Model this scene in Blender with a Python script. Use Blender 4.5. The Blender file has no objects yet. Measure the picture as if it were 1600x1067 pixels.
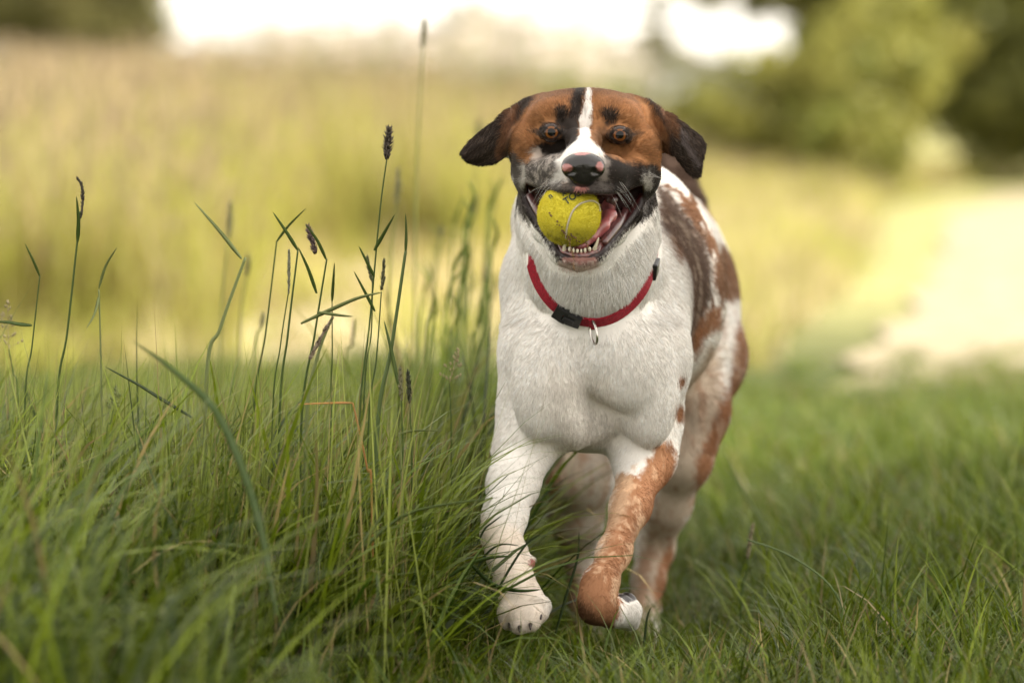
import bpy, math, random
import numpy as np
from mathutils import Vector, Matrix
S = bpy.context.scene
col = S.collection
R = math.radians
rng = np.random.default_rng(7)
random.seed(7)

# ------------------------------------------------------------------ camera, light, exposure
CAM_Z, PITCH, FPX = 0.67, math.atan(383 / 6000), 6000.0
cam_d = bpy.data.cameras.new('camera')
cam = bpy.data.objects.new('camera', cam_d); col.objects.link(cam)
cam.location = (0, 0, CAM_Z); cam.rotation_euler = (math.pi / 2 - PITCH, 0, 0)
cam_d.lens = 135; cam_d.sensor_width = 36; cam_d.clip_end = 2000
cam_d.dof.use_dof = True; cam_d.dof.focus_distance = 4.18; cam_d.dof.aperture_fstop = 3.1
S.camera = cam

SUN_EL, SUN_AZ = R(40), R(95)           # azimuth from +Y towards +X
w = bpy.data.worlds.new('World'); S.world = w; w.use_nodes = True
nt = w.node_tree; nt.nodes.clear()
sky = nt.nodes.new('ShaderNodeTexSky'); sky.sky_type = 'NISHITA'; sky.sun_disc = False
sky.sun_elevation = SUN_EL; sky.sun_rotation = SUN_AZ; sky.dust_density = 2.5; sky.air_density = 1.0; sky.ozone_density = 0.6
mx = nt.nodes.new('ShaderNodeMix'); mx.data_type = 'RGBA'; mx.inputs[0].default_value = 0.72
mx.inputs[7].default_value = (10.2, 9.4, 8.2, 1)      # thin bright high cloud over the blue
bg = nt.nodes.new('ShaderNodeBackground'); bg.inputs['Strength'].default_value = 0.12
ow = nt.nodes.new('ShaderNodeOutputWorld')
nt.links.new(sky.outputs[0], mx.inputs[6]); nt.links.new(mx.outputs[2], bg.inputs[0]); nt.links.new(bg.outputs[0], ow.inputs[0])
sd = bpy.data.lights.new('sun', 'SUN'); sd.energy = 4.6; sd.angle = R(0.5); sd.color = (1, .93, .80)
sun = bpy.data.objects.new('sun', sd); col.objects.link(sun)
SDIR = Vector((math.cos(SUN_EL) * math.sin(SUN_AZ), math.cos(SUN_EL) * math.cos(SUN_AZ), math.sin(SUN_EL)))
sun.rotation_euler = SDIR.to_track_quat('Z', 'Y').to_euler()
S.view_settings.view_transform = 'Standard'; S.view_settings.look = 'None'
S.view_settings.exposure = 1.27; S.view_settings.gamma = 1
S.cycles.use_denoising = True
try: S.cycles.denoiser = 'OPENIMAGEDENOISE'
except Exception: pass
S.cycles.max_bounces = 5; S.cycles.diffuse_bounces = 3; S.cycles.glossy_bounces = 2; S.cycles.transmission_bounces = 3; S.cycles.transparent_max_bounces = 4; S.cycles.caustics_reflective = False; S.cycles.caustics_refractive = False
S.cycles.use_adaptive_sampling = True; S.cycles.adaptive_threshold = 0.02

# ------------------------------------------------------------------ helpers
def c(px, py, Y):
    """point at distance Y down the track, given in the 1600 px wide survey grid"""
    a = math.atan((py - 533) / FPX) + PITCH
    return np.array([(px - 800) / FPX * Y / math.cos(PITCH) * 1.0, Y, CAM_Z - math.tan(a) * Y])
def uv(p):
    """survey grid coordinates of points (N,3)"""
    x, y, z = p[..., 0], p[..., 1], p[..., 2]
    return 800 + x / y * FPX * math.cos(PITCH), 533 + FPX * np.tan(np.arctan((CAM_Z - z) / y) - PITCH)

_H = rng.random((32, 32, 32)).astype(np.float32)
def vnoise(p, s):
    q = np.asarray(p, np.float32) * s + 1000; i = np.floor(q).astype(np.int64); f = q - i; f = f * f * (3 - 2 * f)
    i0 = i & 31; i1 = (i + 1) & 31
    x0, y0, z0 = i0[..., 0], i0[..., 1], i0[..., 2]; x1, y1, z1 = i1[..., 0], i1[..., 1], i1[..., 2]
    fx, fy, fz = f[..., 0], f[..., 1], f[..., 2]
    a = _H[x0, y0, z0] * (1 - fx) + _H[x1, y0, z0] * fx; b = _H[x0, y1, z0] * (1 - fx) + _H[x1, y1, z0] * fx
    e = _H[x0, y0, z1] * (1 - fx) + _H[x1, y0, z1] * fx; g = _H[x0, y1, z1] * (1 - fx) + _H[x1, y1, z1] * fx
    return (a * (1 - fy) + b * fy) * (1 - fz) + (e * (1 - fy) + g * fy) * fz
def fbm(p, s):
    return (vnoise(p, s) * .55 + vnoise(p, s * 2.1) * .3 + vnoise(p, s * 4.3) * .15) * 2 - 1

def sstep(a, b, x):
    t = np.clip((x - a) / (b - a), 0, 1); return t * t * (3 - 2 * t)

def poly_sd(u, v, P):
    """signed distance (px, negative inside) to polygon P"""
    P = np.array(P, float); d = np.full(np.broadcast(u, v).shape, 1e9); s = np.ones_like(d)
    n = len(P)
    for i in range(n):
        a = P[i]; b = P[i - 1]; ex, ey = b - a; wx = u - a[0]; wy = v - a[1]
        t = np.clip((wx * ex + wy * ey) / (ex * ex + ey * ey), 0, 1)
        d = np.minimum(d, (wx - ex * t) ** 2 + (wy - ey * t) ** 2)
        c1 = v >= a[1]; c2 = v < b[1]; c3 = ex * wy > ey * wx
        flip = (c1 & c2 & c3) | (~c1 & ~c2 & ~c3)
        s = np.where(flip, -s, s)
    return s * np.sqrt(d)

# ---- implicit modelling
class Field:
    def __init__(s, xs, ys, zs):
        s.ax = [np.asarray(a, np.float32) for a in (xs, ys, zs)]
        s.F = np.full([len(a) for a in s.ax], 0.2, np.float32)
    def put(s, fn, lo, hi, k=0.01, op='add'):
        m = k + 0.008; sl = []
        for i in range(3):
            a = np.searchsorted(s.ax[i], lo[i] - m); b = np.searchsorted(s.ax[i], hi[i] + m)
            if b <= a: return
            sl.append(slice(a, b))
        X = s.ax[0][sl[0]][:, None, None]; Y = s.ax[1][sl[1]][None, :, None]; Z = s.ax[2][sl[2]][None, None, :]
        d = fn(X, Y, Z).astype(np.float32); sl = tuple(sl); A = s.F[sl]
        if op == 'sub': A, d = -A, d
        h = np.maximum(k - np.abs(A - d), 0) / max(k, 1e-6); r = np.minimum(A, d) - h * h * k * .25
        s.F[sl] = -r if op == 'sub' else r
    def ell(s, cen, rad, rot=(0, 0, 0), k=0.02, op='add'):
        cen = np.array(cen); rad = np.array(rad); M = np.array(Matrix.Rotation(R(rot[2]), 3, 'Z') @ Matrix.Rotation(R(rot[1]), 3, 'Y') @ Matrix.Rotation(R(rot[0]), 3, 'X')).T
        rm = rad.max()
        def fn(X, Y, Z):
            x, y, z = X - cen[0], Y - cen[1], Z - cen[2]
            q = [M[i][0] * x + M[i][1] * y + M[i][2] * z for i in range(3)]
            k0 = np.sqrt(sum((q[i] / rad[i]) ** 2 for i in range(3))); k1 = np.sqrt(sum((q[i] / rad[i] ** 2) ** 2 for i in range(3))) + 1e-6
            return k0 * (k0 - 1) / k1
        s.put(fn, cen - rm, cen + rm, k, op)
    def chain(s, pts, k=0.02, inner=0.01, flat=None, op='add'):
        """pts: list of (point, radius); flat=(axis, factor): squash across axis"""
        P = [np.array(p) for p, r in pts]; Rr = [r for p, r in pts]
        ax = None
        if flat: ax = np.array(flat[0], float); ax /= np.linalg.norm(ax)
        def fn(X, Y, Z):
            d = None
            for i in range(len(P) - 1):
                a, b = P[i], P[i + 1]; ba = b - a; L = ba @ ba
                x, y, z = X - a[0], Y - a[1], Z - a[2]
                t = np.clip((x * ba[0] + y * ba[1] + z * ba[2]) / L, 0, 1)
                x, y, z = x - ba[0] * t, y - ba[1] * t, z - ba[2] * t
                if ax is not None:
                    g = (x * ax[0] + y * ax[1] + z * ax[2]) * (flat[1] - 1); x, y, z = x + g * ax[0], y + g * ax[1], z + g * ax[2]
                tt = t * t * (3 - 2 * t)
                e = np.sqrt(x * x + y * y + z * z) - (Rr[i] + (Rr[i + 1] - Rr[i]) * tt)
                if d is None: d = e
                else:
                    h = np.maximum(inner - np.abs(d - e), 0) / inner; d = np.minimum(d, e) - h * h * inner * .25
            return d
        rm = max(Rr); A = np.array(P)
        s.put(fn, A.min(0) - rm, A.max(0) + rm, k, op)
    def sheet(s, G, th, k=0.008):
        """G: grid (nu, nv) of points; th: half thickness, scalar"""
        G = np.array(G, float); T = []
        for i in range(G.shape[0] - 1):
            for j in range(G.shape[1] - 1):
                T.append((G[i, j], G[i + 1, j], G[i + 1, j + 1])); T.append((G[i, j], G[i + 1, j + 1], G[i, j + 1]))
        def fn(X, Y, Z):
            p = np.stack(np.broadcast_arrays(X, Y, Z), -1).astype(float); d = np.full(p.shape[:-1], 1e9)
            for a, b, e in T:
                ba, cb, ac = b - a, e - b, a - e; n = np.cross(ba, ac); pa, pb, pc = p - a, p - b, p - e
                s1 = np.sign(pa @ np.cross(ba, n)) + np.sign(pb @ np.cross(cb, n)) + np.sign(pc @ np.cross(ac, n))
                def seg(v, w):
                    t = np.clip((w @ v) / (v @ v), 0, 1)[..., None]; q = w - v * t; return (q * q).sum(-1)
                ed = np.minimum(np.minimum(seg(ba, pa), seg(cb, pb)), seg(ac, pc)); pl = (pa @ n) ** 2 / (n @ n)
                d = np.minimum(d, np.where(s1 < 2, ed, pl))
            return np.sqrt(d) - th
        s.put(fn, G.reshape(-1, 3).min(0) - th, G.reshape(-1, 3).max(0) + th, k)
    def mesh(s, smooth=1):
        F = s.F; I = F < 0; ii = I.view(np.int8)
        n = sum(ii[a:F.shape[0] - 1 + a, b:F.shape[1] - 1 + b, e:F.shape[2] - 1 + e] for a in (0, 1) for b in (0, 1) for e in (0, 1))
        act = np.argwhere((n > 0) & (n < 8)); idx = np.full(n.shape, -1, np.int32); idx[tuple(act.T)] = np.arange(len(act))
        C = {}
        for a in (0, 1):
            for b in (0, 1):
                for e in (0, 1): C[a, b, e] = F[act[:, 0] + a, act[:, 1] + b, act[:, 2] + e]
        acc = np.zeros((len(act), 3)); cnt = np.zeros(len(act))
        for k0 in C:
            for axn in range(3):
                if k0[axn] == 0:
                    k1 = list(k0); k1[axn] = 1; f0, f1 = C[k0], C[tuple(k1)]; m = (f0 < 0) != (f1 < 0)
                    t = np.where(m, f0 / np.where(m, f0 - f1, 1), 0); q = np.tile(np.array(k0, float), (len(act), 1)); q[:, axn] += t
                    acc += q * m[:, None]; cnt += m
        g = acc / cnt[:, None]
        V = np.zeros_like(g); N = np.zeros_like(g)
        for i in range(3):
            a0 = s.ax[i][act[:, i]]; a1 = s.ax[i][act[:, i] + 1]; V[:, i] = a0 + (a1 - a0) * g[:, i]
            hi = sum(C[k0] for k0 in C if k0[i] == 1); lo = sum(C[k0] for k0 in C if k0[i] == 0); N[:, i] = (hi - lo) / (a1 - a0)
        N /= np.linalg.norm(N, axis=1)[:, None] + 1e-9
        Q = []
        for i in range(3):
            j, k = (i + 1) % 3, (i + 2) % 3
            sl0 = [slice(None)] * 3; sl1 = [slice(None)] * 3; sl0[i] = slice(0, -1); sl1[i] = slice(1, None)
            E = np.argwhere(I[tuple(sl0)] != I[tuple(sl1)])
            E = E[(E[:, j] > 0) & (E[:, k] > 0) & (E[:, j] < F.shape[j] - 1) & (E[:, k] < F.shape[k] - 1)]
            qs = []
            for dj, dk in ((-1, -1), (0, -1), (0, 0), (-1, 0)):
                e = E.copy(); e[:, j] += dj; e[:, k] += dk; qs.append(idx[tuple(e.T)])
            q = np.stack(qs, 1); ins = I[tuple(E.T)]; q[~ins] = q[~ins][:, ::-1]; Q.append(q)
        Q = np.concatenate(Q)
        for _ in range(smooth):
            A = np.zeros_like(V); ct = np.zeros(len(V))
            for a in range(4):
                np.add.at(A, Q[:, a], V[Q[:, (a + 1) % 4]]); np.add.at(ct, Q[:, a], 1)
                np.add.at(A, Q[:, a], V[Q[:, (a - 1) % 4]]); np.add.at(ct, Q[:, a], 1)
            V = V * .45 + A / np.maximum(ct, 1)[:, None] * .55
        return V, N, Q

def link(o, parent=None):
    col.objects.link(o)
    if parent is not None: o.parent = parent
    return o
def mesh_obj(name, V, Fc, mat, parent=None, colors=None, smooth=True):
    me = bpy.data.meshes.new(name)
    if isinstance(Fc, np.ndarray):
        n, k = Fc.shape
        me.vertices.add(len(V)); me.vertices.foreach_set('co', np.asarray(V, np.float32).ravel())
        me.loops.add(n * k); me.loops.foreach_set('vertex_index', Fc.astype(np.int32).ravel())
        me.polygons.add(n); me.polygons.foreach_set('loop_start', np.arange(n, dtype=np.int32) * k)
        me.update(calc_edges=True)
    else:
        me.from_pydata([tuple(v) for v in V], [], Fc)
    if smooth: me.polygons.foreach_set('use_smooth', [True] * len(me.polygons))
    if colors is not None:
        at = me.color_attributes.new('tint', 'FLOAT_COLOR', 'POINT'); cc = np.ones((len(V), 4), np.float32); cc[:, :3] = colors
        at.data.foreach_set('color', cc.ravel())
    me.materials.append(mat); me.update()
    return link(bpy.data.objects.new(name, me), parent)
def empty(name, loc, label, cat, group=None):
    o = bpy.data.objects.new(name, None); o.location = loc; col.objects.link(o); o['label'] = label; o['category'] = cat
    if group: o['group'] = group
    return o
def tag(o, label=None, cat=None, group=None, kind=None):
    for k, v in (('label', label), ('category', cat), ('group', group), ('kind', kind)):
        if v: o[k] = v
    return o
def keep(o, root):
    """part built in world coordinates: hang it on its root without moving it"""
    o.parent = root; o.matrix_parent_inverse = Matrix.Translation(-Vector(root.location)); return o
def hair(name, Pts, rad, colors, mat):
    """Pts (N,k,3), rad (N,k), colors (N,3)"""
    N, k = Pts.shape[:2]
    cu = bpy.data.hair_curves.new(name); cu.add_curves([k] * N)
    cu.attributes['position'].data.foreach_set('vector', Pts.astype(np.float32).ravel())
    a = cu.attributes.new('radius', 'FLOAT', 'POINT'); a.data.foreach_set('value', np.broadcast_to(rad, (N, k)).astype(np.float32).ravel())
    a = cu.attributes.new('tint', 'FLOAT_COLOR', 'CURVE'); cc = np.ones((N, 4), np.float32); cc[:, :3] = colors; a.data.foreach_set('color', cc.ravel())
    cu.materials.append(mat)
    return link(bpy.data.objects.new(name, cu))

def mat(name, color=(.5, .5, .5), rough=.6, attr=None, spec=.5, metal=0, sss=0, coat=0, transl=0, sheen=0, noise=None, bump=None):
    m = bpy.data.materials.new(name); m.use_nodes = True; t = m.node_tree; b = t.nodes['Principled BSDF']; out = t.nodes['Material Output']
    b.inputs['Base Color'].default_value = (*color, 1); b.inputs['Roughness'].default_value = rough; b.inputs['Specular IOR Level'].default_value = spec
    b.inputs['Metallic'].default_value = metal; b.inputs['Coat Weight'].default_value = coat; b.inputs['Coat Roughness'].default_value = .08
    b.inputs['Sheen Weight'].default_value = sheen
    if sss: b.inputs['Subsurface Weight'].default_value = sss; b.inputs['Subsurface Scale'].default_value = .004
    src = None
    if attr:
        a = t.nodes.new('ShaderNodeAttribute'); a.attribute_name = attr; src = a.outputs['Color']
    if noise:
        sc, lo, hi = noise; tc = t.nodes.new('ShaderNodeTexCoord'); nz = t.nodes.new('ShaderNodeTexNoise'); nz.inputs['Scale'].default_value = sc; nz.inputs['Detail'].default_value = 4
        mr = t.nodes.new('ShaderNodeMapRange'); mr.inputs[1].default_value = .35; mr.inputs[2].default_value = .65; mr.inputs[3].default_value = lo; mr.inputs[4].default_value = hi
        mm = t.nodes.new('ShaderNodeVectorMath'); mm.operation = 'SCALE'; t.links.new(tc.outputs['Object'], nz.inputs['Vector']); t.links.new(nz.outputs[0], mr.inputs[0])
        if src is None:
            rg = t.nodes.new('ShaderNodeRGB'); rg.outputs[0].default_value = (*color, 1); src = rg.outputs[0]
        t.links.new(src, mm.inputs[0]); t.links.new(mr.outputs[0], mm.inputs['Scale']); src = mm.outputs[0]
    if bump:
        tc = t.nodes.new('ShaderNodeTexCoord'); nz = t.nodes.new('ShaderNodeTexNoise'); nz.inputs['Scale'].default_value = bump[0]; bp = t.nodes.new('ShaderNodeBump')
        bp.inputs['Strength'].default_value = bump[1]; bp.inputs['Distance'].default_value = bump[2]; t.links.new(tc.outputs['Object'], nz.inputs['Vector']); t.links.new(nz.outputs[0], bp.inputs['Height']); t.links.new(bp.outputs[0], b.inputs['Normal'])
    if src is not None: t.links.new(src, b.inputs['Base Color'])
    if transl:
        tr = t.nodes.new('ShaderNodeBsdfTranslucent'); ms = t.nodes.new('ShaderNodeMixShader'); ms.inputs[0].default_value = transl
        if src is not None: t.links.new(src, tr.inputs[0])
        else: tr.inputs[0].default_value = (*color, 1)
        t.links.new(b.outputs[0], ms.inputs[1]); t.links.new(tr.outputs[0], ms.inputs[2]); t.links.new(ms.outputs[0], out.inputs['Surface'])
    return m

def tube(path, rad, seg=8, cap=True, closed=False):
    path = np.array(path, float); n = len(path); rad = np.broadcast_to(np.array(rad, float), (n,)); V = []; Fc = []
    up = np.array([.1, .2, 1.0])
    for i in range(n):
        if closed: t = path[(i + 1) % n] - path[i - 1]
        else: t = path[min(i + 1, n - 1)] - path[max(i - 1, 0)]
        t /= np.linalg.norm(t) + 1e-12
        if i == 0: a = np.cross(t, up); a = np.cross(t, [1, 0, .1]) if np.linalg.norm(a) < .1 else a
        else: a = a - t * (a @ t)
        a /= np.linalg.norm(a); b = np.cross(t, a)
        for j in range(seg):
            q = 2 * math.pi * j / seg; V.append(path[i] + rad[i] * (math.cos(q) * a + math.sin(q) * b))
    for i in range(n if closed else n - 1):
        for j in range(seg):
            i2 = (i + 1) % n; Fc.append((i * seg + j, i * seg + (j + 1) % seg, i2 * seg + (j + 1) % seg, i2 * seg + j))
    if cap and not closed: Fc.append(tuple(range(seg))[::-1]); Fc.append(tuple(range((n - 1) * seg, n * seg)))
    return V, Fc
def join(parts):
    V = []; Fc = []
    for v, f in parts:
        o = len(V); V += list(v); Fc += [tuple(i + o for i in q) for q in f]
    return V, Fc
def sphere(cen, rad, nu=24, nv=14, M=None):
    V = []; Fc = []
    for i in range(nv + 1):
        for j in range(nu):
            a = math.pi * i / nv; b = 2 * math.pi * j / nu; p = np.array([math.sin(a) * math.cos(b), math.sin(a) * math.sin(b), math.cos(a)]) * rad
            if M is not None: p = M @ p
            V.append(p + cen)
    for i in range(nv):
        for j in range(nu): Fc.append((i * nu + j, (i + 1) * nu + j, (i + 1) * nu + (j + 1) % nu, i * nu + (j + 1) % nu))
    return V, Fc
def spline(pts, n=40):
    P = np.array(pts, float); m = len(P); t = np.linspace(0, m - 1, n); out = []
    for q in t:
        i = min(int(q), m - 2); f = q - i; p0 = P[max(i - 1, 0)]; p1 = P[i]; p2 = P[i + 1]; p3 = P[min(i + 2, m - 1)]
        out.append(.5 * ((2 * p1) + (-p0 + p2) * f + (2 * p0 - 5 * p1 + 4 * p2 - p3) * f * f + (-p0 + 3 * p1 - 3 * p2 + p3) * f ** 3))
    return np.array(out)

# ================================================================== THE DOG
OPEN = [(822, 287), (838, 293), (858, 299), (905, 303), (950, 305), (975, 301), (995, 291), (1004, 289), (1003, 303), (986, 332), (965, 357), (948, 376), (938, 390), (922, 397), (893, 398), (878, 392), (868, 374), (850, 350), (834, 324), (825, 303)]
EYES = [(861, 207, 4.172), (968, 211, 4.172)]

def build_body_field():
    xs = np.arange(-.075, .34, .002)
    ys = np.concatenate([np.arange(4.05, 4.40, .002), np.arange(4.40, 5.12, .004)])
    zs = np.concatenate([np.arange(-.02, .36, .0025), np.arange(.36, .70, .002)])
    f = Field(xs, ys, zs)
    # trunk
    f.ell(c(996, 465, 4.60), (.104, .26, .132), (0, 0, -9), .03)
    f.ell(c(1030, 432, 4.86), (.086, .15, .115), (0, 0, -9), .05)
    f.ell(c(930, 548, 4.42), (.096, .13, .112), (0, 0, -6), .04)
    f.ell(c(930, 572, 4.335), (.086, .075, .080), (0, 0, 0), .04)     # forechest
    f.ell(c(916, 642, 4.36), (.046, .07, .040), (0, 0, 0), .03)     # brisket
    # neck
    f.chain([(c(915, 245, 4.34), .070), (c(917, 340, 4.335), .072), (c(925, 430, 4.345), .074), (c(930, 540, 4.38), .085)], .03, .03)
    f.chain([(c(914, 320, 4.290), .060), (c(918, 375, 4.275), .063), (c(923, 430, 4.280), .062), (c(926, 468, 4.292), .052)], .02, .03)
    f.chain([(c(905, 340, 4.50), .075), (c(965, 360, 4.60), .09)], .04, .03)
    # shoulders
    f.chain([(c(864, 350, 4.46), .044), (c(862, 440, 4.40), .050), (c(852, 550, 4.325), .045), (c(842, 640, 4.33), .041)], .028, .03)
    f.chain([(c(975, 350, 4.48), .048), (c(992, 440, 4.42), .053), (c(1002, 560, 4.335), .048), (c(1003, 660, 4.35), .041)], .028, .03)
    f.chain([(c(898, 555, 4.235), .003), (c(915, 640, 4.25), .003)], .022, .01, op='sub')
    f.chain([(c(948, 612, 4.236), .014), (c(940, 650, 4.240), .020), (c(934, 700, 4.242), .023)], .032, .012, op='sub')
    f.ell(c(897, 543, 4.222), (.004, .012, .010), (0, 30, 0), k=.014, op='sub')
    f.ell(c(862, 592, 4.266), (.036, .030, .062), (0, 8, 0), .026)
    f.chain([(c(893, 600, 4.270), .020), (c(897, 672, 4.285), .020)], .018, .01)
    f.ell(c(958, 555, 4.264), (.036, .028, .050), (0, -16, 0), .026)
    f.ell(c(1004, 590, 4.290), (.030, .030, .072), (0, -4, 0), .022)
    f.chain([(c(898, 555, 4.235), .003), (c(915, 640, 4.25), .003)], .022, .01, op='sub')
    f.chain([(c(948, 612, 4.236), .014), (c(940, 650, 4.240), .020), (c(934, 700, 4.242), .023)], .032, .012, op='sub')
    f.ell(c(897, 543, 4.222), (.004, .012, .010), (0, 30, 0), k=.014, op='sub')
    f.ell(c(858, 592, 4.262), (.040, .030, .066), (0, 8, 0), .014)
    f.ell(c(880, 640, 4.268), (.022, .026, .040), (0, -25, 0), .012)
    f.ell(c(968, 560, 4.262), (.040, .030, .058), (0, -16, 0), .014)
    f.ell(c(1012, 590, 4.285), (.034, .030, .075), (0, -4, 0), .014)
    # near fore leg, reaching
    f.chain([(c(842, 640, 4.33), .041), (c(819, 700, 4.31), .0305), (c(802, 755, 4.28), .0258), (c(789, 805, 4.245), .0212), (c(782, 836, 4.225), .0198)], .028, .02)
    f.chain([(c(782, 836, 4.225), .0196), (c(793, 868, 4.205), .0208), (c(803, 905, 4.18), .0195), (c(814, 935, 4.155), .024)], .012, .012)
    for tx, ty, ty2, Y in ((796, 958, 970, 4.135), (812, 966, 976, 4.122), (829, 963, 972, 4.122), (843, 948, 957, 4.135)):
        f.chain([(c(tx * .6 + 816 * .4, 938, 4.155), .0125), (c(tx, ty, Y), .0118), (c(tx, ty2, Y - .004), .0095)], .005, .006)
    f.ell(c(829, 877, 4.198), (.006, .006, .007), k=.006)
    # far fore leg, folded
    f.chain([(c(1008, 650, 4.36), .041), (c(1008, 712, 4.33), .0325), (c(986, 790, 4.27), .0195), (c(960, 862, 4.20), .0152), (c(938, 912, 4.155), .0162), (c(932, 938, 4.14), .0180)], .018, .02)
    f.chain([(c(932, 948, 4.145), .0195), (c(955, 955, 4.175), .0155), (c(968, 953, 4.20), .0165), (c(978, 958, 4.225), .0175)], .010, .01)
    for tx, ty, Y in ((968, 962, 4.235), (985, 968, 4.235), (988, 952, 4.238), (980, 940, 4.235)):
        f.chain([(c(978, 956, 4.22), .010), (c(tx, ty, Y), .0105), (c(tx + 2, ty + 3, Y + .012), .009)], .004, .004)
    # hind leg on the picture's left
    f.chain([(c(985, 500, 4.88), .064), (c(932, 640, 4.76), .048), (c(908, 740, 4.70), .037), (c(900, 805, 4.74), .029), (c(906, 860, 4.80), .024)], .03, .03)
    f.chain([(c(906, 858, 4.80), .0235), (c(909, 905, 4.775), .0165), (c(912, 955, 4.745), .0170), (c(916, 985, 4.715), .022), (c(918, 1000, 4.69), .018)], .014, .012)
    # hind leg on the picture's right
    f.chain([(c(1068, 460, 4.92), .066), (c(1088, 555, 4.80), .057), (c(1080, 640, 4.72), .041), (c(1068, 715, 4.70), .031), (c(1044, 785, 4.74), .0245), (c(1024, 855, 4.79), .0225)], .04, .03)
    f.chain([(c(1024, 855, 4.79), .0228), (c(1014, 905, 4.765), .0195), (c(1006, 955, 4.735), .0190), (c(1002, 985, 4.70), .023), (c(1002, 1003, 4.665), .0195)], .014, .012)
    for bx in (918, 1002):
        for dx in (-21, -8, 8, 21):
            f.chain([(c(bx + dx * .6, 988, 4.69), .012), (c(bx + dx, 1004, 4.66 + abs(dx) * .0006), .0105)], .005, .005)
    # tail carried high behind the head
    f.chain([(c(1062, 400, 4.98), .038), (c(1062, 325, 5.03), .028), (c(1050, 268, 5.05), .023), (c(1028, 222, 5.06), .018), (c(1000, 195, 5.05), .011)], .03, .02)
    # ---- head
    f.ell(c(914, 218, 4.270), (.076, .085, .052), (0, 2, 0), .02)
    f.ell(c(878, 175, 4.262), (.038, .055, .0208), (0, -4, 0), .02)
    f.ell(c(951, 175, 4.262), (.038, .055, .0208), (0, 5, 0), .02)
    f.ell(c(862, 180, 4.213), (.027, .030, .0175), (0, -10, 0), .014)
    f.ell(c(963, 182, 4.213), (.027, .030, .0175), (0, 10, 0), .014)
    for sx, sy in ((832, 225), (996, 230)): f.ell(c(sx, sy, 4.218), (.0255, .034, .024), k=.014)      # zygoma
    for sx, sy in ((836, 268), (995, 272)): f.ell(c(sx, sy, 4.232), (.026, .045, .030), k=.016)      # cheeks
    # muzzle
    f.chain([(c(914, 196, 4.200), .018), (c(912, 222, 4.165), .0175), (c(911, 250, 4.106), .0185)], .012, .012)
    f.ell(c(880, 268, 4.140), (.026, .042, .0205), (0, 12, 20), .010)
    f.ell(c(943, 270, 4.140), (.026, .042, .0205), (0, -12, -20), .010)
    f.ell(c(850, 272, 4.180), (.021, .03, .0165), (0, 14, 0), .010)
    f.ell(c(978, 274, 4.180), (.024, .03, .0185), (0, -14, 0), .010)
    f.ell(c(911, 268, 4.116), (.022, .024, .022), k=.010)
    f.chain([(c(823, 286, 4.200), .004), (c(840, 290, 4.170), .005), (c(858, 294, 4.128), .006), (c(880, 297, 4.100), .0062), (c(905, 299, 4.089), .0055), (c(928, 300, 4.092), .0062), (c(950, 300, 4.112), .0065), (c(972, 297, 4.145), .006), (c(990, 288, 4.175), .005), (c(1003, 284, 4.200), .004)], .010, .006)
    # groove under the nose, stop between the brows, hollows under the eyes
    f.ell(c(908, 292, 4.078), (.0013, .008, .008), k=.003, op='sub')
    f.ell(c(914, 186, 4.185), (.006, .02, .03), k=.02, op='sub')
    f.chain([(c(880, 228, 4.150), .005), (c(858, 236, 4.168), .004)], .012, .01, op='sub')
    f.chain([(c(944, 230, 4.150), .005), (c(968, 238, 4.168), .004)], .012, .01, op='sub')
    # mouth opening, carved to the throat
    def mouth(X, Y, Z):
        u = 800 + X / Y * FPX * math.cos(PITCH); v = 533 + FPX * np.tan(np.arctan((CAM_Z - Z) / Y) - PITCH)
        u, v = np.broadcast_arrays(u, v)
        return np.maximum(poly_sd(u, v, OPEN) * .0007, Y - 4.262 + 0 * u)
    f.put(mouth, c(820, 400, 4.05) - .01, c(1005, 285, 4.27) + .01, .004, 'sub')
    # lower jaw rim
    jaw = [(817, 296, 4.222), (826, 322, 4.205), (843, 350, 4.175), (860, 373, 4.145), (872, 393, 4.126), (886, 404, 4.116), (905, 408, 4.112), (925, 404, 4.116), (940, 393, 4.126), (952, 379, 4.145), (972, 356, 4.172), (993, 328, 4.202), (1007, 300, 4.222)]
    f.chain([(c(*q), .0052 if 3 < i < 9 else .0042) for i, q in enumerate(jaw)], .006, .004)
    f.chain([(c(880, 402, 4.150), .008), (c(905, 408, 4.135), .0085), (c(930, 402, 4.150), .008)], .010, .01)
    jl = [(830, 330, 4.222), (848, 362, 4.195), (872, 392, 4.165), (905, 403, 4.155), (938, 392, 4.165), (962, 366, 4.195), (990, 334, 4.222)]
    f.chain([(c(*q), .009) for q in jl], .016, .01)
    # eyes: lids
    for e in EYES:
        p = c(*e); f.ell(p + [0, .0045, 0], (.0135, .0125, .0098), k=.010)
    for e in EYES:
        p = c(*e); sgn = -1 if e[0] < 900 else 1
        al = [(p[0] + dx * .0094, p[2] + dz) for dx, dz in ((-1, -.0008), (-.6, .0022), (0, .0033), (.6, .0022), (1, -.0008), (.6, -.0036), (0, -.0046), (-.6, -.0036))]
        def lid(X, Y, Z, al=al, p=p):
            X, Y, Z = np.broadcast_arrays(X, Y, Z); return np.maximum(poly_sd(X, Z, al), np.abs(Y - p[1]) - .03)
        f.put(lid, p - [.014, .03, .01], p + [.014, .03, .01], .0015, 'sub')
    # ears
    def earsheet(rows, bulge):
        G = []
        for a, b in rows:
            a, b = c(*a), c(*b); G.append([a, a * .67 + b * .33 + [0, -bulge, 0], a * .33 + b * .67 + [0, -bulge, 0], b])
        return G
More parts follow.
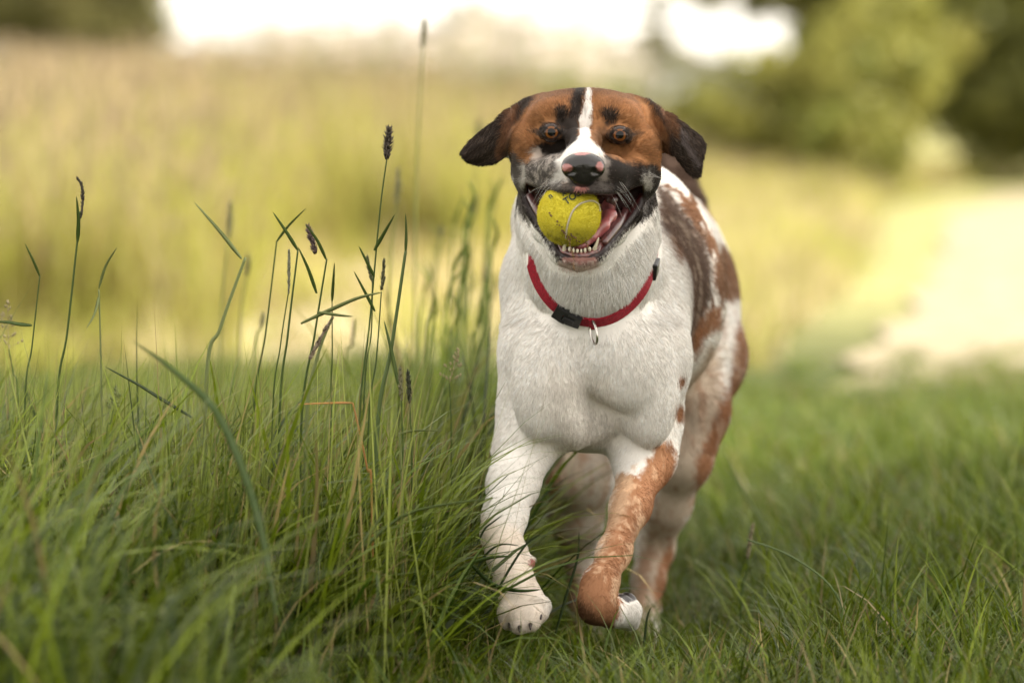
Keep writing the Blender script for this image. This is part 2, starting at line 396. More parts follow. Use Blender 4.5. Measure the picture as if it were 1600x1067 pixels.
    f.sheet(earsheet([((846, 158, 4.28), (806, 225, 4.27)), ((822, 163, 4.262), (796, 224, 4.255)), ((798, 177, 4.243), (791, 232, 4.24)), ((783, 192, 4.216), (781, 240, 4.220)), ((757, 211, 4.240), (770, 247, 4.235)), ((737, 228, 4.25), (752, 250, 4.247)), ((730, 238, 4.255), (738, 247, 4.253))], .006), .0058, .012)
    f.sheet(earsheet([((985, 158, 4.28), (1020, 225, 4.27)), ((1010, 163, 4.262), (1032, 228, 4.255)), ((1035, 180, 4.243), (1043, 230, 4.24)), ((1050, 190, 4.216), (1055, 234, 4.220)), ((1068, 203, 4.236), (1066, 246, 4.236)), ((1086, 216, 4.246), (1077, 262, 4.246)), ((1093, 226, 4.252), (1085, 269, 4.252))], .006), .0055, .012)
    return f

WHITE = np.array([.75, .715, .675]); TAN = np.array([.265, .120, .048]); DARK = np.array([.019, .013, .010]); LIVER = np.array([.115, .072, .052])
RUST = np.array([.235, .112, .056]); FAWN = np.array([.50, .34, .22]); CREAM = np.array([.62, .50, .39]); GREY = np.array([.20, .17, .15])
def coat(p):
    """base colour of the coat at points p (N,3), and a bare-skin mask"""
    u, v = uv(p); Y = p[:, 1]; n1 = fbm(p, 55); n2 = fbm(p, 140); n3 = fbm(p, 420)
    C = np.tile(WHITE, (len(p), 1))
    def lay(sd, colr, wd=4, nz=6, cond=None, amt=1.0):
        nonlocal C
        a = sstep(wd, -wd, sd + n2 * nz + n3 * nz * .5) * amt
        if cond is not None: a = a * cond
        C = C * (1 - a[:, None]) + np.array(colr) * a[:, None]
    far = sstep(4.37, 4.43, Y)
    body = (Y > 4.40) & (v < 700)
    # --- trunk
    P = poly_sd
    lay(P(u, v, [(1122, 380), (1150, 400), (1158, 465), (1125, 470), (1108, 440)]), RUST * .8, 5, 9, far)
    lay(P(u, v, [(1040, 345), (1056, 350), (1064, 395), (1050, 400)]), RUST, 4, 7, (Y > 4.38))
    sp = vnoise(p, 28) * .6 + vnoise(p, 60) * .4
    ab = sstep(.56, .62, sp) * far * (v < 480) * (u > 1035); C = C * (1 - ab[:, None]) + RUST * .85 * ab[:, None]
    lay(P(u, v, [(1020, 285), (1045, 300), (1070, 335), (1096, 370), (1110, 410), (1110, 455), (1095, 510), (1078, 560), (1050, 480), (1030, 380)]), LIVER, 5, 8, far * (Y < 4.86))
    lay(P(u, v, [(1100, 480), (1125, 478), (1128, 510), (1100, 525), (1086, 560), (1082, 520)]), RUST * 1.25, 6, 7, far)
    for q in ((1066, 590, 6, 9), (1063, 642, 8, 14), (1046, 690, 4, 5)):
        lay((np.hypot((u - q[0]) / q[2], (v - q[1]) / q[3]) - 1) * 6, RUST * 1.1, 2, 3, (Y < 4.5))
    # --- hind legs
    hl = sstep(4.48, 4.56, Y) * (v > 470)
    lay(P(u, v, [(1075, 520), (1120, 540), (1128, 640), (1110, 720), (1060, 860), (1000, 1020), (960, 1020), (1000, 860), (1050, 700), (1050, 560)]), CREAM * .76, 8, 12, hl * (u > 965))
    lay(P(u, v, [(1150, 500), (1170, 520), (1170, 570), (1120, 720), (1085, 790), (1090, 720), (1118, 640), (1140, 590)]), RUST * 1.1, 5, 8, hl)
    lay(P(u, v, [(1048, 840), (1060, 900), (1035, 950), (1022, 925), (1030, 880)]), RUST * 1.2, 5, 7, hl)
    lay(P(u, v, [(1000, 860), (1020, 850), (1010, 950), (990, 950)]), RUST * 1.2, 6, 9, hl, .6)
    lay(P(u, v, [(840, 600), (965, 600), (950, 800), (925, 870), (930, 1020), (880, 1020), (850, 800)]), CREAM * .66, 8, 10, hl * (u < 965))
    lay(P(u, v, [(840, 600), (885, 600), (872, 760), (862, 790), (840, 790)]), RUST * 1.15, 6, 9, hl)
    lay(P(u, v, [(915, 690), (945, 690), (930, 880), (915, 960), (905, 880)]), WHITE * .8, 8, 8, hl, .25)
    lay(P(u, v, [(885, 880), (905, 890), (905, 1000), (885, 1000)]), RUST, 5, 6, hl, .8)
    # --- folded fore leg
    fl = (Y < 4.45) * (v > 660) * (u > 885)
    lay(P(u, v, [(1000, 740), (1030, 690), (1052, 695), (1060, 720), (1030, 830), (985, 900), (960, 985), (890, 985), (890, 915), (925, 880), (948, 835), (958, 780), (972, 735)]), RUST * 1.25, 4, 8, fl)
    lay(P(u, v, [(960, 740), (990, 735), (985, 780), (950, 850), (930, 880), (930, 850)]), FAWN, 7, 9, fl, .75)
    lay(P(u, v, [(1000, 800), (1012, 805), (1000, 850), (975, 900), (960, 940), (955, 915), (980, 860)]), FAWN * 1.15, 3, 9, fl, .8)
    tk = sstep(.12, .42, fbm(p * np.array([1, 1, .45]), 170)) * fl * (P(u, v, [(960, 740), (1040, 700), (1030, 830), (960, 930), (925, 890), (955, 790)]) < 0) * .55; C = C * (1 - tk[:, None]) + FAWN * 1.2 * tk[:, None]
    rk = sstep(.10, .45, fbm(p * np.array([1, 1, .5]), 95)) * hl * (C[:, 0] > .3) * .5; C = C * (1 - rk[:, None]) + RUST * 1.2 * rk[:, None]
    wk = sstep(.15, .45, fbm(p * np.array([1, 1, .5]) + 9, 110)) * sstep(4.38, 4.45, Y) * (v > 330) * .36; C = C * (1 - wk[:, None]) + CREAM * wk[:, None] * 1.05
    lay(P(u, v, [(893, 925), (925, 950), (960, 985), (895, 990)]), RUST * .42, 9, 6, fl)
    lay(P(u, v, [(968, 925), (1010, 925), (1010, 990), (955, 990)]), WHITE * .95, 3, 4, fl * (Y > 4.17))
    # --- reaching fore leg: faint cream paw
    lay(P(u, v, [(740, 800), (820, 830), (870, 1000), (760, 1000)]), CREAM * 1.08, 16, 8, (Y < 4.4) * (u < 885), .55)
    lay(P(u, v, [(855, 565), (960, 590), (970, 690), (900, 710), (850, 640)]), WHITE * np.array([.86, .83, .80]), 16, 6, (Y < 4.4), .5)  # chest underside between the legs toned down, shade put into the coat colour
    # --- tail
    lay((4.93 - Y) * 1500, LIVER * .8, 8, 8, (v < 345))
    # --- head
    hd = (Y < 4.345) * (v < 420)
    head_poly = [(700, 60), (1110, 60), (1110, 300), (1045, 245), (1036, 258), (1032, 290), (1024, 318), (1008, 338), (990, 350), (970, 362), (950, 376), (880, 376), (855, 362), (838, 350), (820, 338), (808, 315), (802, 280), (797, 240), (770, 270), (700, 280)]
    lay(P(u, v, head_poly), TAN, 2.5, 3, hd)
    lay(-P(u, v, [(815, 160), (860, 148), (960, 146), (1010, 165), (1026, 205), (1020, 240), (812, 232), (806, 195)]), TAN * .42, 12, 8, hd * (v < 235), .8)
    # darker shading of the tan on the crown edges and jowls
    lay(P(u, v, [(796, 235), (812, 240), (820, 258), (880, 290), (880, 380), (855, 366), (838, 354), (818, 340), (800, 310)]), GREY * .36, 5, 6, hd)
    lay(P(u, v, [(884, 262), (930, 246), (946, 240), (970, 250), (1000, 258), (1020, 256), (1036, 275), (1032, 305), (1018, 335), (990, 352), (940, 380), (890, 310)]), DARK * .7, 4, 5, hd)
    lay(P(u, v, [(903, 120), (918, 120), (908, 185), (903, 225), (880, 250), (845, 248), (832, 236), (845, 220), (860, 222), (872, 215), (882, 185)]), DARK * .9, 5, 5, hd)
    lay(P(u, v, [(868, 170), (884, 168), (888, 190), (878, 204), (866, 192)]), DARK, 4, 4, hd)
    lay(P(u, v, [(942, 176), (952, 171), (966, 178), (962, 192), (950, 200), (943, 192)]), DARK * 1.4, 4, 4, hd)
    lay(P(u, v, [(930, 200), (950, 193), (955, 215), (945, 232), (928, 240)]), DARK * 2.2, 8, 4, hd, .55)
    for ex, ey, sg in ((861, 207, -1), (968, 211, 1)):
        lay((np.hypot((u - ex) / 20, (v - ey - sg) / 14.5) - 1) * 15, DARK * .5, 4, 4, hd)
        lay(P(u, v, [(ex + sg * 10, ey - 5), (ex + sg * 34, ey - 4), (ex + sg * 34, ey + 1), (ex + sg * 10, ey + 6)]), DARK * 1.4, 3, 2, hd, .85)
    lay(P(u, v, [(838, 236), (880, 243), (884, 300), (820, 300), (818, 262), (828, 250)]), GREY * .30, 5, 9, hd)
    mot = sstep(.0, .28, n2 + n3 * .8) * (P(u, v, [(820, 248), (884, 238), (892, 300), (830, 300), (815, 275)]) < 0) * hd
    C = C * (1 - .42 * mot[:, None]) + np.array([.50, .44, .39]) * .42 * mot[:, None]
    lay(P(u, v, [(826, 235), (838, 232), (850, 242), (838, 250), (828, 246)]), [.5, .42, .36], 4, 8, hd, .8)
    # blaze and white of the muzzle
    lay(P(u, v, [(918, 128), (920, 128), (926, 170), (924, 195), (920, 215), (926, 222), (940, 232), (945, 245), (946, 256), (878, 256), (872, 250), (884, 232), (900, 220), (905, 212), (905, 185), (912, 165)]), WHITE, 2, 3, hd)
    lay(P(u, v, [(868, 250), (884, 240), (890, 285), (872, 296), (860, 285), (872, 268)]), WHITE * .85, 5, 8, hd, .85)
    lay(P(u, v, [(935, 240), (952, 250), (948, 285), (935, 285)]), GREY * 1.1, 4, 8, hd, .8)
    lay(P(u, v, [(864, 286), (905, 278), (950, 284), (958, 310), (860, 308)]), GREY * .42, 4, 12, hd, .9)
    lay(P(u, v, [(899, 291), (916, 291), (914, 301), (901, 301)]), [.45, .2, .17], 2, 2, hd, .9)
    for jx, jy, a, b in ((1012, 285, 7, 14), (1006, 300, 4, 22), (817, 278, 4, 20)):
        lay((np.hypot((u - jx) / a, (v - jy) / b) - 1) * 6, [.45, .42, .38], 4, 8, hd, .6)
    # ears
    earL = (u < 797 + (v - 200) * -.25) & (Y < 4.33) & (v < 270); earR = (u > 1046) & (Y < 4.33) & (v < 290)
    lay(P(u, v, [(838, 152), (820, 175), (800, 200), (796, 240), (780, 270), (715, 270), (715, 200), (800, 150)]), DARK * 1.5, 4, 3, hd)
    lay(P(u, v, [(795, 168), (812, 165), (802, 195), (796, 215), (785, 250), (780, 240), (784, 200)]), RUST * .55, 4, 3, hd)
    lay(P(u, v, [(995, 145), (1020, 150), (1110, 200), (1110, 290), (1078, 285), (1040, 245), (1045, 200), (1025, 180)]), DARK * 1.7, 4, 3, hd)
    lay(P(u, v, [(1020, 158), (1036, 168), (1058, 190), (1054, 212), (1040, 190)]), RUST * .5, 4, 3, hd)
    lay(P(u, v, [(1056, 195), (1064, 198), (1076, 225), (1092, 250), (1084, 262), (1070, 235)]), [.16, .13, .13], 4, 7, hd, .7)
    # lips and inside of the mouth
    om = P(u, v, OPEN); mm = (Y < 4.29)
    low = sstep(294, 300, v)
    C0 = C.copy(); a = sstep(15, 9, om + n2 * 3) * mm * low * (om > -3); C = C * (1 - a[:, None]) + np.array([.022, .015, .015]) * a[:, None]
    a = sstep(3, -1, om) * mm; C = C * (1 - a[:, None]) + np.array([.06, .012, .012]) * a[:, None]
    a = sstep(9, 3, np.hypot(u - 905, (v - 411) * 2.5) - 26 + n2 * 6) * (v > 402) * mm * .55; C = C * (1 - a[:, None]) + np.array([.36, .17, .14]) * a[:, None]
    C *= (1 + (.30 * fbm(p, 75) + .22 * fbm(p, 28) + .30 * n3) * hd * (C[:, 0] > C[:, 2] * 3))[:, None]
    skin = np.maximum(sstep(10, 5, om) * mm * low, sstep(3, -1, om) * mm)
    lidm = np.zeros(len(p))
    for ex, ey in ((861, 207), (968, 211)): lidm = np.maximum(lidm, (np.hypot((u - ex) / 15, (v - ey) / 8.5) < 1) * (Y < 4.3))
    skin = np.maximum(skin, lidm)
    # pads
    pad = (np.hypot((u - 833) / 9, (v - 879) / 7) < 1) & (Y < 4.25)
    toe = (Y < 4.165) & (v > 962) & (u < 870)
    C[pad] = [.30, .12, .10]; skin[pad] = 1
    padn = (np.hypot((u - 981) / 16, (v - 932) / 8) < 1) & (Y > 4.18) & (Y < 4.4); C[padn] = [.02, .015, .015]; skin[padn] = 1
    C *= (1 + .10 * n1 + .06 * n3)[:, None]
    return np.clip(C, .003, .85), skin

def flow(p, n):
    """lie of the coat: unit tangent field"""
    u, v = uv(p); Y = p[:, 1]
    t = np.zeros_like(p); t[:, 2] = -1; t[:, 1] = .35
    bodyw = sstep(4.42, 4.52, Y) * sstep(640, 560, v); t[:, 1] += bodyw * 2.2; t[:, 0] += bodyw * .3
    # head: away from the nose
    hw = sstep(4.34, 4.30, Y) * sstep(310, 290, v)
    o = c(911, 262, 4.08); d = p - o; d /= np.linalg.norm(d, axis=1)[:, None] + 1e-6
    t = t * (1 - hw[:, None]) + d * hw[:, None]
    ear = ((u < 800) | (u > 1035)) & (Y < 4.33) & (v < 285); t[ear] = np.stack([np.where(u[ear] < 900, -1, 1), 0 * u[ear], -.8 + 0 * u[ear]], 1)
    # throat and ruff fan outwards a little
    th = sstep(310, 340, v) * sstep(560, 500, v) * (Y < 4.42)
    t[:, 0] += th * (u - 915) / 150 * .8
    # whorls on the chest
    w2 = fbm(p, 9); t[:, 0] += .35 * w2 * (v > 400) * (Y < 4.5)
    t -= n * (t * n).sum(1)[:, None]; t /= np.linalg.norm(t, axis=1)[:, None] + 1e-6
    return t

fld = build_body_field()
V, N, Q = fld.mesh(2)
del fld
BC, skin = coat(V)
BODY_O = Vector((.1, 4.45, 0))
dog = empty('dog', BODY_O, 'white and brown spotted dog running towards the camera with a ball in its mouth', 'dog')
m_skin = bpy.data.materials.new('coat_under'); m_skin = mat('coat_under', rough=.75, attr='tint', spec=.2)
m_wet = mat('wet_skin', rough=.38, attr='tint', spec=.22)
body = mesh_obj('body', V, Q, m_skin, None, BC); keep(body, dog)
body.data.materials.append(m_wet)
fs = skin[Q].mean(1) > .6
body.data.polygons.foreach_set('material_index', fs.astype(np.int32))

# line of the collar round the neck, found on the skin itself
from mathutils.bvhtree import BVHTree
_b = BVHTree.FromPolygons([tuple(v) for v in V], [tuple(q) for q in Q.tolist()])
NA = 96
_cp = [(925, 505, 4.236), (955, 500, 4.240), (985, 479, 4.252), (1008, 450, 4.272), (1021, 420, 4.292), (1026, 398, 4.315), (1018, 365, 4.36), (1000, 335, 4.42), (965, 312, 4.465), (915, 305, 4.475), (868, 312, 4.455), (842, 335, 4.42), (830, 365, 4.36), (828, 396, 4.318), (831, 416, 4.298), (838, 438, 4.280), (851, 462, 4.264), (873, 485, 4.246), (900, 500, 4.237)]
_cp = [c(*q) for q in _cp]; _cs = spline(_cp[-3:] + _cp + _cp[:4], 24 * (len(_cp) + 6) + 1)[72:72 + 24 * len(_cp) + 1]
_l = np.concatenate([[0], np.cumsum(np.linalg.norm(np.diff(_cs, axis=0), axis=1))])
CP = np.stack([np.interp(np.linspace(0, _l[-1], NA, endpoint=False), _l, _cs[:, a_]) for a_ in range(3)], 1)
CC = CP.mean(0)
_n = np.zeros((NA, 3)); 
for i in range(NA):      # lay the front half of the strap on the coat
    if CP[i][1] < 4.322:
        o_ = np.array([0, 0, CAM_Z]); d = CP[i] - o_; d /= np.linalg.norm(d); h = _b.ray_cast(Vector(o_), Vector(d))
        if h[0]: CP[i] = np.array(h[0]) - d * .0035
for _ in range(3): CP = (np.roll(CP, 1, 0) + CP * 2 + np.roll(CP, -1, 0)) / 4
# fur
def make_fur():
    a, b, d, e = V[Q[:, 0]], V[Q[:, 1]], V[Q[:, 2]], V[Q[:, 3]]
    area = np.linalg.norm(np.cross(d - a, e - b), axis=1) * .5
    cen = (a + b + d + e) / 4; fn = N[Q].mean(1); fn /= np.linalg.norm(fn, axis=1)[:, None] + 1e-9
    cd = np.array([0, 0, CAM_Z]) - cen; cd /= np.linalg.norm(cd, axis=1)[:, None]; fc = (fn * cd).sum(1)
    dens = np.where(fc > -.25, 1.0, .3) * np.where(cen[:, 1] > 4.5, .45, 1.0) * (1 + .9 * (cen[:, 1] < 4.32) * (cen[:, 2] > .45))
    pr = area * dens * (1 - skin[Q].mean(1)); pr /= pr.sum()
    n = 420000
    fi = rng.choice(len(Q), n, p=pr); s, t = rng.random((2, n, 1))
    p = (a[fi] * (1 - s) + b[fi] * s) * (1 - t) + (e[fi] * (1 - s) + d[fi] * s) * t
    nn = (N[Q[fi, 0]] * (1 - s) + N[Q[fi, 1]] * s) * (1 - t) + (N[Q[fi, 3]] * (1 - s) + N[Q[fi, 2]] * s) * t
    nn /= np.linalg.norm(nn, axis=1)[:, None] + 1e-9
    T = flow(p, nn); u, v = uv(p); Y = p[:, 1]
    head = (Y < 4.33) & (v < 300)
    L = np.where(head, .0058, .0085)
    L = np.where((Y < 4.40) & (v > 320) & (v < 500), .0135, L)            # ruff, throat and chest
    L = np.where((v > 700), .0050, L); L = np.where((Y > 4.42) & (v < 700), .010, L)
    ear = ((u < 797) | (u > 1040)) & (Y < 4.33) & (v < 290); L = np.where(ear, .0068, L)
    snout = np.hypot(u - 911, v - 262) < 75; L = np.where(head & snout, .0032, L)
    L = np.where((poly_sd(u, v, OPEN) < 28) & (Y < 4.33), .0045, L)
    L = np.where(Y > 4.95, .016, L)
    dm = np.full(n, 9.)
    for i in range(NA):
        q = p - CP[i]; dm = np.minimum(dm, (q * q).sum(1))
    dm = np.sqrt(dm); L = L * rng.uniform(.6, 1.25, n) * np.clip((dm - .004) / .016, .2, 1)
    # tufts: strands of one tuft share a direction
    cl = np.stack([fbm(p, 150), fbm(p + 7.1, 150), fbm(p + 3.7, 150)], 1) * .30 + rng.normal(0, .13, (n, 3))
    D = T + cl * np.where(head | (v > 700), .45, .75)[:, None]; D -= nn * (D * nn).sum(1)[:, None]; D /= np.linalg.norm(D, axis=1)[:, None] + 1e-9
    lift = np.where(head, .28, .24) + rng.normal(0, .06, n)
    P = np.zeros((n, 4, 3)); P[:, 0] = p - nn * .0006
    st = L[:, None] / 3
    for k in range(1, 4):
        lf = (lift * (1.25 - .33 * k))[:, None]; dr = D * (1 - np.abs(lf) * .3) + nn * lf; P[:, k] = P[:, k - 1] + dr * st
    Cc, sk = coat(p + rng.normal(0, .0011, (n, 3)))
    Cc = Cc * rng.uniform(.78, 1.22, (n, 1))
    dk = (Cc.max(1) < .06) & (rng.random(n) < np.where(ear, .16, .07)); Cc[dk] = Cc[dk] * .4 + np.array([.085, .058, .045])
    w0 = np.where(Y > 4.5, .00050, .00030)[:, None] * rng.uniform(.8, 1.2, (n, 1)); rad = w0 * np.array([[1, .9, .65, .15]])
    ok = (sk < .5) & (dm > .0085)
    return P[ok], rad[ok], np.clip(Cc[ok], .003, .8)
m_fur = mat('fur', rough=.55, attr='tint', spec=.13, transl=.12)
P_, r_, c_ = make_fur(); fur = hair('fur', P_, r_, c_, m_fur); keep(fur, dog)

# eyes
def disc_tex_eye(e):
    p = c(*e) + np.array([0, .0040, 0]); r = .0110
    V, Fc = sphere(np.zeros(3), r, 48, 40, np.array(Matrix.Rotation(R(90), 3, 'X')))
    V = np.array(V); view = np.array([-.02 if e[0] > 900 else .02, -1, .02]); view /= np.linalg.norm(view)
    ang = np.degrees(np.arccos(np.clip((V / r) @ view, -1, 1)))
    C = np.tile([.03, .018, .014], (len(V), 1)); C[ang < 42] = [.17, .062, .015]; C[ang < 33] = [.12, .042, .011]; C[(ang < 42) & (ang > 36)] = [.02, .009, .006]; C[ang < 23] = [.003, .003, .003]
    V[ang < 42] *= (1 + .03 * np.cos(np.radians(ang[ang < 42] / 42 * 90)))[:, None]
    o = mesh_obj('eye', V + p, Fc, m_eye, None, C); keep(o, dog)
m_eye = mat('eye', rough=.05, attr='tint', spec=.28)
for e in EYES: disc_tex_eye(e)

# nose
def make_nose():
    o = c(911, 261, 4.084)
    f = Field(np.arange(o[0] - .035, o[0] + .035, .001), np.arange(o[1] - .03, o[1] + .04, .001), np.arange(o[2] - .035, o[2] + .03, .001))
    f.ell(o + [0, .008, .0035], (.0205, .018, .0125), k=.002)
    f.ell(o + [-.0150, .006, .001], (.0075, .011, .0085), k=.004); f.ell(o + [.0150, .006, .001], (.0075, .011, .0085), k=.004)
    f.ell(o + [0, .006, -.007], (.0150, .014, .0150), k=.008)
    f.ell(o + [-.0125, .003, -.002], (.0095, .011, .0085), k=.005); f.ell(o + [.0125, .003, -.002], (.0095, .011, .0085), k=.005)
    for s in (-1, 1):
        f.chain([(o + [s * .0075, -.012, -.0045], .0032), (o + [s * .0125, -.009, -.0055], .0042), (o + [s * .0195, -.002, -.0080], .0020)], .002, .002, op='sub')
    f.ell(o + [0, -.012, -.010], (.0007, .004, .012), k=.002, op='sub')
    V, N, Q = f.mesh(1); d = V - o
    C = np.tile([.014, .012, .012], (len(V), 1)); nz = fbm(V, 160)
    pink = sstep(.25, -.15, np.hypot((d[:, 0] + .0175) / .0052, (d[:, 2] + .0008) / .0040) - 1 + nz * .35)
    pink = np.maximum(pink, sstep(.2, -.15, np.hypot((d[:, 0] - .0175) / .0042, (d[:, 2] - .0015) / .0055) - 1 + nz * .35))
    pink = np.maximum(pink, sstep(.2, -.15, np.hypot((d[:, 0] + .002) / .009, (d[:, 2] - .0150) / .0022) - 1 + nz * .35))
    C = C * (1 - pink[:, None]) + np.array([.34, .14, .13]) * pink[:, None]
    keep(mesh_obj('nose', V, Q, mat('nose', rough=.25, attr='tint', spec=.5, bump=(420, .5, .0006)), None, C), dog)
make_nose()

# tongue, gums, teeth
def make_mouth():
    m_t = mat('tongue', (.33, .095, .095), .33, spec=.5, sss=.15, bump=(500, .35, .0005), noise=(90, .75, 1.2), coat=.4)
    o = c(915, 350, 4.15)
    f = Field(np.arange(o[0] - .05, o[0] + .05, .0012), np.arange(4.07, 4.27, .0016), np.arange(o[2] - .045, o[2] + .045, .0012))
    f.chain([(c(925, 330, 4.24), .017), (c(935, 345, 4.20), .019), (c(924, 368, 4.158), .017), (c(908, 384, 4.135), .0105)], .004, .012, flat=((-.35, -.1, 1), 2.6))
    f.chain([(c(950, 320, 4.20), .007), (c(953, 336, 4.165), .0065), (c(943, 352, 4.145), .0055), (c(925, 370, 4.135), .0045), (c(905, 381, 4.128), .0035)], .006, .006)
    V, N, Q = f.mesh(1); keep(mesh_obj('tongue', V, Q, m_t), dog)
    m_c = mat('inner_cheek', (.085, .028, .027), .35, spec=.5, noise=(120, .5, 1.2), coat=.3)
    V1 = tube(spline([c(944, 300, 4.20), c(953, 306, 4.19), c(957, 318, 4.185), c(952, 326, 4.19)], 12), [.004, .006, .0065, .004] * 3, 10)
    V2 = tube(spline([c(975, 330, 4.20), c(966, 345, 4.175), c(955, 362, 4.15), c(942, 380, 4.128)], 20), np.interp(np.linspace(0, 1, 20), [0, .5, 1], [.006, .0065, .004]), 10)
    V3 = tube(spline([c(828, 305, 4.21), c(838, 325, 4.185), c(850, 345, 4.17)], 10), .0045, 10)
    for vf in (V1, V2, V3): keep(mesh_obj('inner_cheek', *vf, m_c), dog)
    gum = tube(spline([c(876, 380, 4.134), c(880, 391, 4.122), c(893, 398, 4.1155), (c(906, 400, 4.113)), c(919, 398, 4.1155), c(932, 391, 4.122), c(937, 378, 4.134)], 30), .0045, 10)
    keep(mesh_obj('gum', *gum, mat('gum', (.16, .055, .05), .3, noise=(260, .25, 1.3), coat=.4)), dog)
    m_th = mat('tooth', (.62, .56, .43), .25, spec=.5, coat=.3)
    me = None
    for i, (x, y, w, h) in enumerate([(890, 389, 3.0, 6), (896, 391, 2.6, 6), (902, 392, 2.6, 6), (908, 392, 2.6, 6), (914, 391, 2.8, 6), (921, 389, 3.2, 7)]):
        p = c(x, y, 4.112); v, fc = sphere(p, np.array([w * .00058 * rng.uniform(.8, 1.15), .0020, h * .00050 * rng.uniform(.75, 1.15)]), 12, 8); keep(mesh_obj('tooth', v, fc, m_th), dog)
    for pts in ([(882, 391, 4.118), (882, 384, 4.114), (886, 377, 4.110)], [(928, 390, 4.118), (932, 381, 4.114), (935, 371, 4.112)]):
        keep(mesh_obj('canine_tooth', *tube(spline([c(*q) for q in pts], 8), np.linspace(.0028, .0006, 8), 10), m_th), dog)
    # claws
    m_cl = mat('claw', (.035, .025, .02), .35)
    for tx, ty, Y in ((796, 974, 4.122), (812, 981, 4.109), (829, 977, 4.109), (845, 961, 4.122)):
        p = c(tx, ty - 3, Y + .002); keep(mesh_obj('claw', *tube(spline([p, p + [0, -.007, -.001], p + [0, -.0115, -.0045]], 6), np.linspace(.0028, .0008, 6), 8), m_cl), dog)
    for bx in (918, 1002):
        for dx in (-21, -8, 8, 21):
            p = c(bx + dx, 1007, 4.652 + abs(dx) * .0006); keep(mesh_obj('claw', *tube(spline([p, p + [0, -.006, -.003], p + [0, -.009, -.008]], 6), np.linspace(.003, .0008, 6), 8), m_cl), dog)
    # whiskers
    Pw = []
    for sx, sg in ((868, -1), (950, 1)):
        for i in range(9):
            b = c(sx + rng.uniform(-16, 16), 284 + rng.uniform(-14, 12), 4.118 + rng.uniform(0, .012))
            L = rng.uniform(.018, .04); d = np.array([sg * rng.uniform(.3, 1), -rng.uniform(.1, .5), -rng.uniform(-.1, .9)]); d /= np.linalg.norm(d)
            Pw.append([b + d * L * t + np.array([0, 0, -.012]) * t * t for t in np.linspace(0, 1, 5)])
    for sx, sg in ((852, -1), (1000, 1)):
        for i in range(3):
            b = c(sx, 262 + 6 * i, 4.185); d = np.array([sg * 1., -.4, -.5 + .2 * i]); L = .04
            Pw.append([b + d * L * t for t in np.linspace(0, 1, 5)])
    Pw = np.array(Pw); o = hair('whiskers', Pw, np.array([[.00013, .00012, .0001, .00007, .00003]]), np.tile([.6, .58, .55], (len(Pw), 1)), m_fur); keep(o, dog); o['kind'] = 'stuff'
make_mouth()
# ---- tennis ball held in the jaws
BALL = c(889, 335, 4.122); BR = .0333
def ball_pt(px, py, dr=0.0):
    o = np.array([0, 0, CAM_Z]); d = c(px, py, 4.1) - o; d /= np.linalg.norm(d); q = o - BALL; b = q @ d; cc = q @ q - (BR + dr) ** 2
    disc = b * b - cc
    if disc < 0: disc = 0
    return o + d * (-b - math.sqrt(disc))
ball = empty('tennis_ball', BALL, 'worn yellow tennis ball clamped in the jaws of the dog', 'ball')
Vb, Fb = sphere(BALL, BR * .985, 64, 40); Vb = np.array(Vb)
def felt(p):
    d = (p - BALL) / BR; n = fbm(p, 60); n3 = fbm(p, 260)
    C = np.tile([.68, .60, .060], (len(p), 1)); dirt = np.clip(sstep(-.1, -.95, d[:, 2]) * (.45 + 1.1 * sstep(0, .5, n3 + .3 * n)), 0, 1)
    C = C * (1 - .6 * dirt[:, None]) + np.array([.12, .10, .02]) * .6 * dirt[:, None]
    return C * (1 + .10 * n)[:, None]
keep(mesh_obj('felt', Vb, Fb, mat('felt', rough=.9, attr='tint', spec=.1, sheen=.3), None, felt(Vb)), ball)
nf = 26000; d = rng.normal(size=(nf, 3)); d /= np.linalg.norm(d, axis=1)[:, None]; p0 = BALL + d * BR * .985
L = rng.uniform(.0010, .0024, (nf, 1)) * np.where(rng.random((nf, 1)) < .03, 1.8, 1); dd = d + rng.normal(0, .55, (nf, 3)); dd /= np.linalg.norm(dd, axis=1)[:, None]; d3 = dd + rng.normal(0, .6, (nf, 3))
Pf = np.stack([p0, p0 + dd * L * .5, p0 + dd * L * .5 + d3 * L * .4], 1)
keep(hair('felt_nap', Pf, np.array([[.00016, .00013, .00004]]), felt(p0) * rng.uniform(.85, 1.15, (nf, 1)), mat('felt_nap', rough=.9, attr='tint', spec=.1, transl=.2)), ball)['kind'] = 'stuff'
seam = [ball_pt(x, y, .0004) for x, y in ((884.2, 372), (884.6, 363.7), (887.6, 348), (894.5, 330), (906, 318.4), (922, 313.5), (932, 316.5), (936, 323), (937, 330))]
keep(mesh_obj('seam', *tube(spline(seam, 60), .0011, 8), mat('seam', (.42, .37, .26), .8)), ball)
m_ink = mat('ink', (.02, .035, .03), .8)
def letter(ch, px, py, size, ang):
    cu = bpy.data.curves.new('t', 'FONT'); cu.body = ch; cu.size = size; cu.align_x = 'CENTER'; cu.align_y = 'CENTER'; cu.offset = .025 * size; cu.fill_mode = 'FRONT'
    o = bpy.data.objects.new('t', cu); col.objects.link(o); dg = bpy.context.evaluated_depsgraph_get(); me = o.evaluated_get(dg).to_mesh()
    vs = [tuple(v.co) for v in me.vertices]; fs_ = [tuple(p.vertices) for p in me.polygons]; bpy.data.objects.remove(o)
    ca, sa = math.cos(ang), math.sin(ang)
    Vx = [ball_pt(px + (x * ca + y * sa), py - (-x * sa + y * ca), .0013) for x, y, z in vs]
    keep(mesh_obj('letter', Vx, fs_, m_ink), ball)
for ch, x, y in (('T', 885.6, 313.6), ('O', 894.6, 307), ('U', 903.5, 301.5)): letter(ch, x, y, 15, R(-33))
letter('n', 859.5, 306, 12, R(-40)); letter('A', 881, 302.5, 10, R(-33))
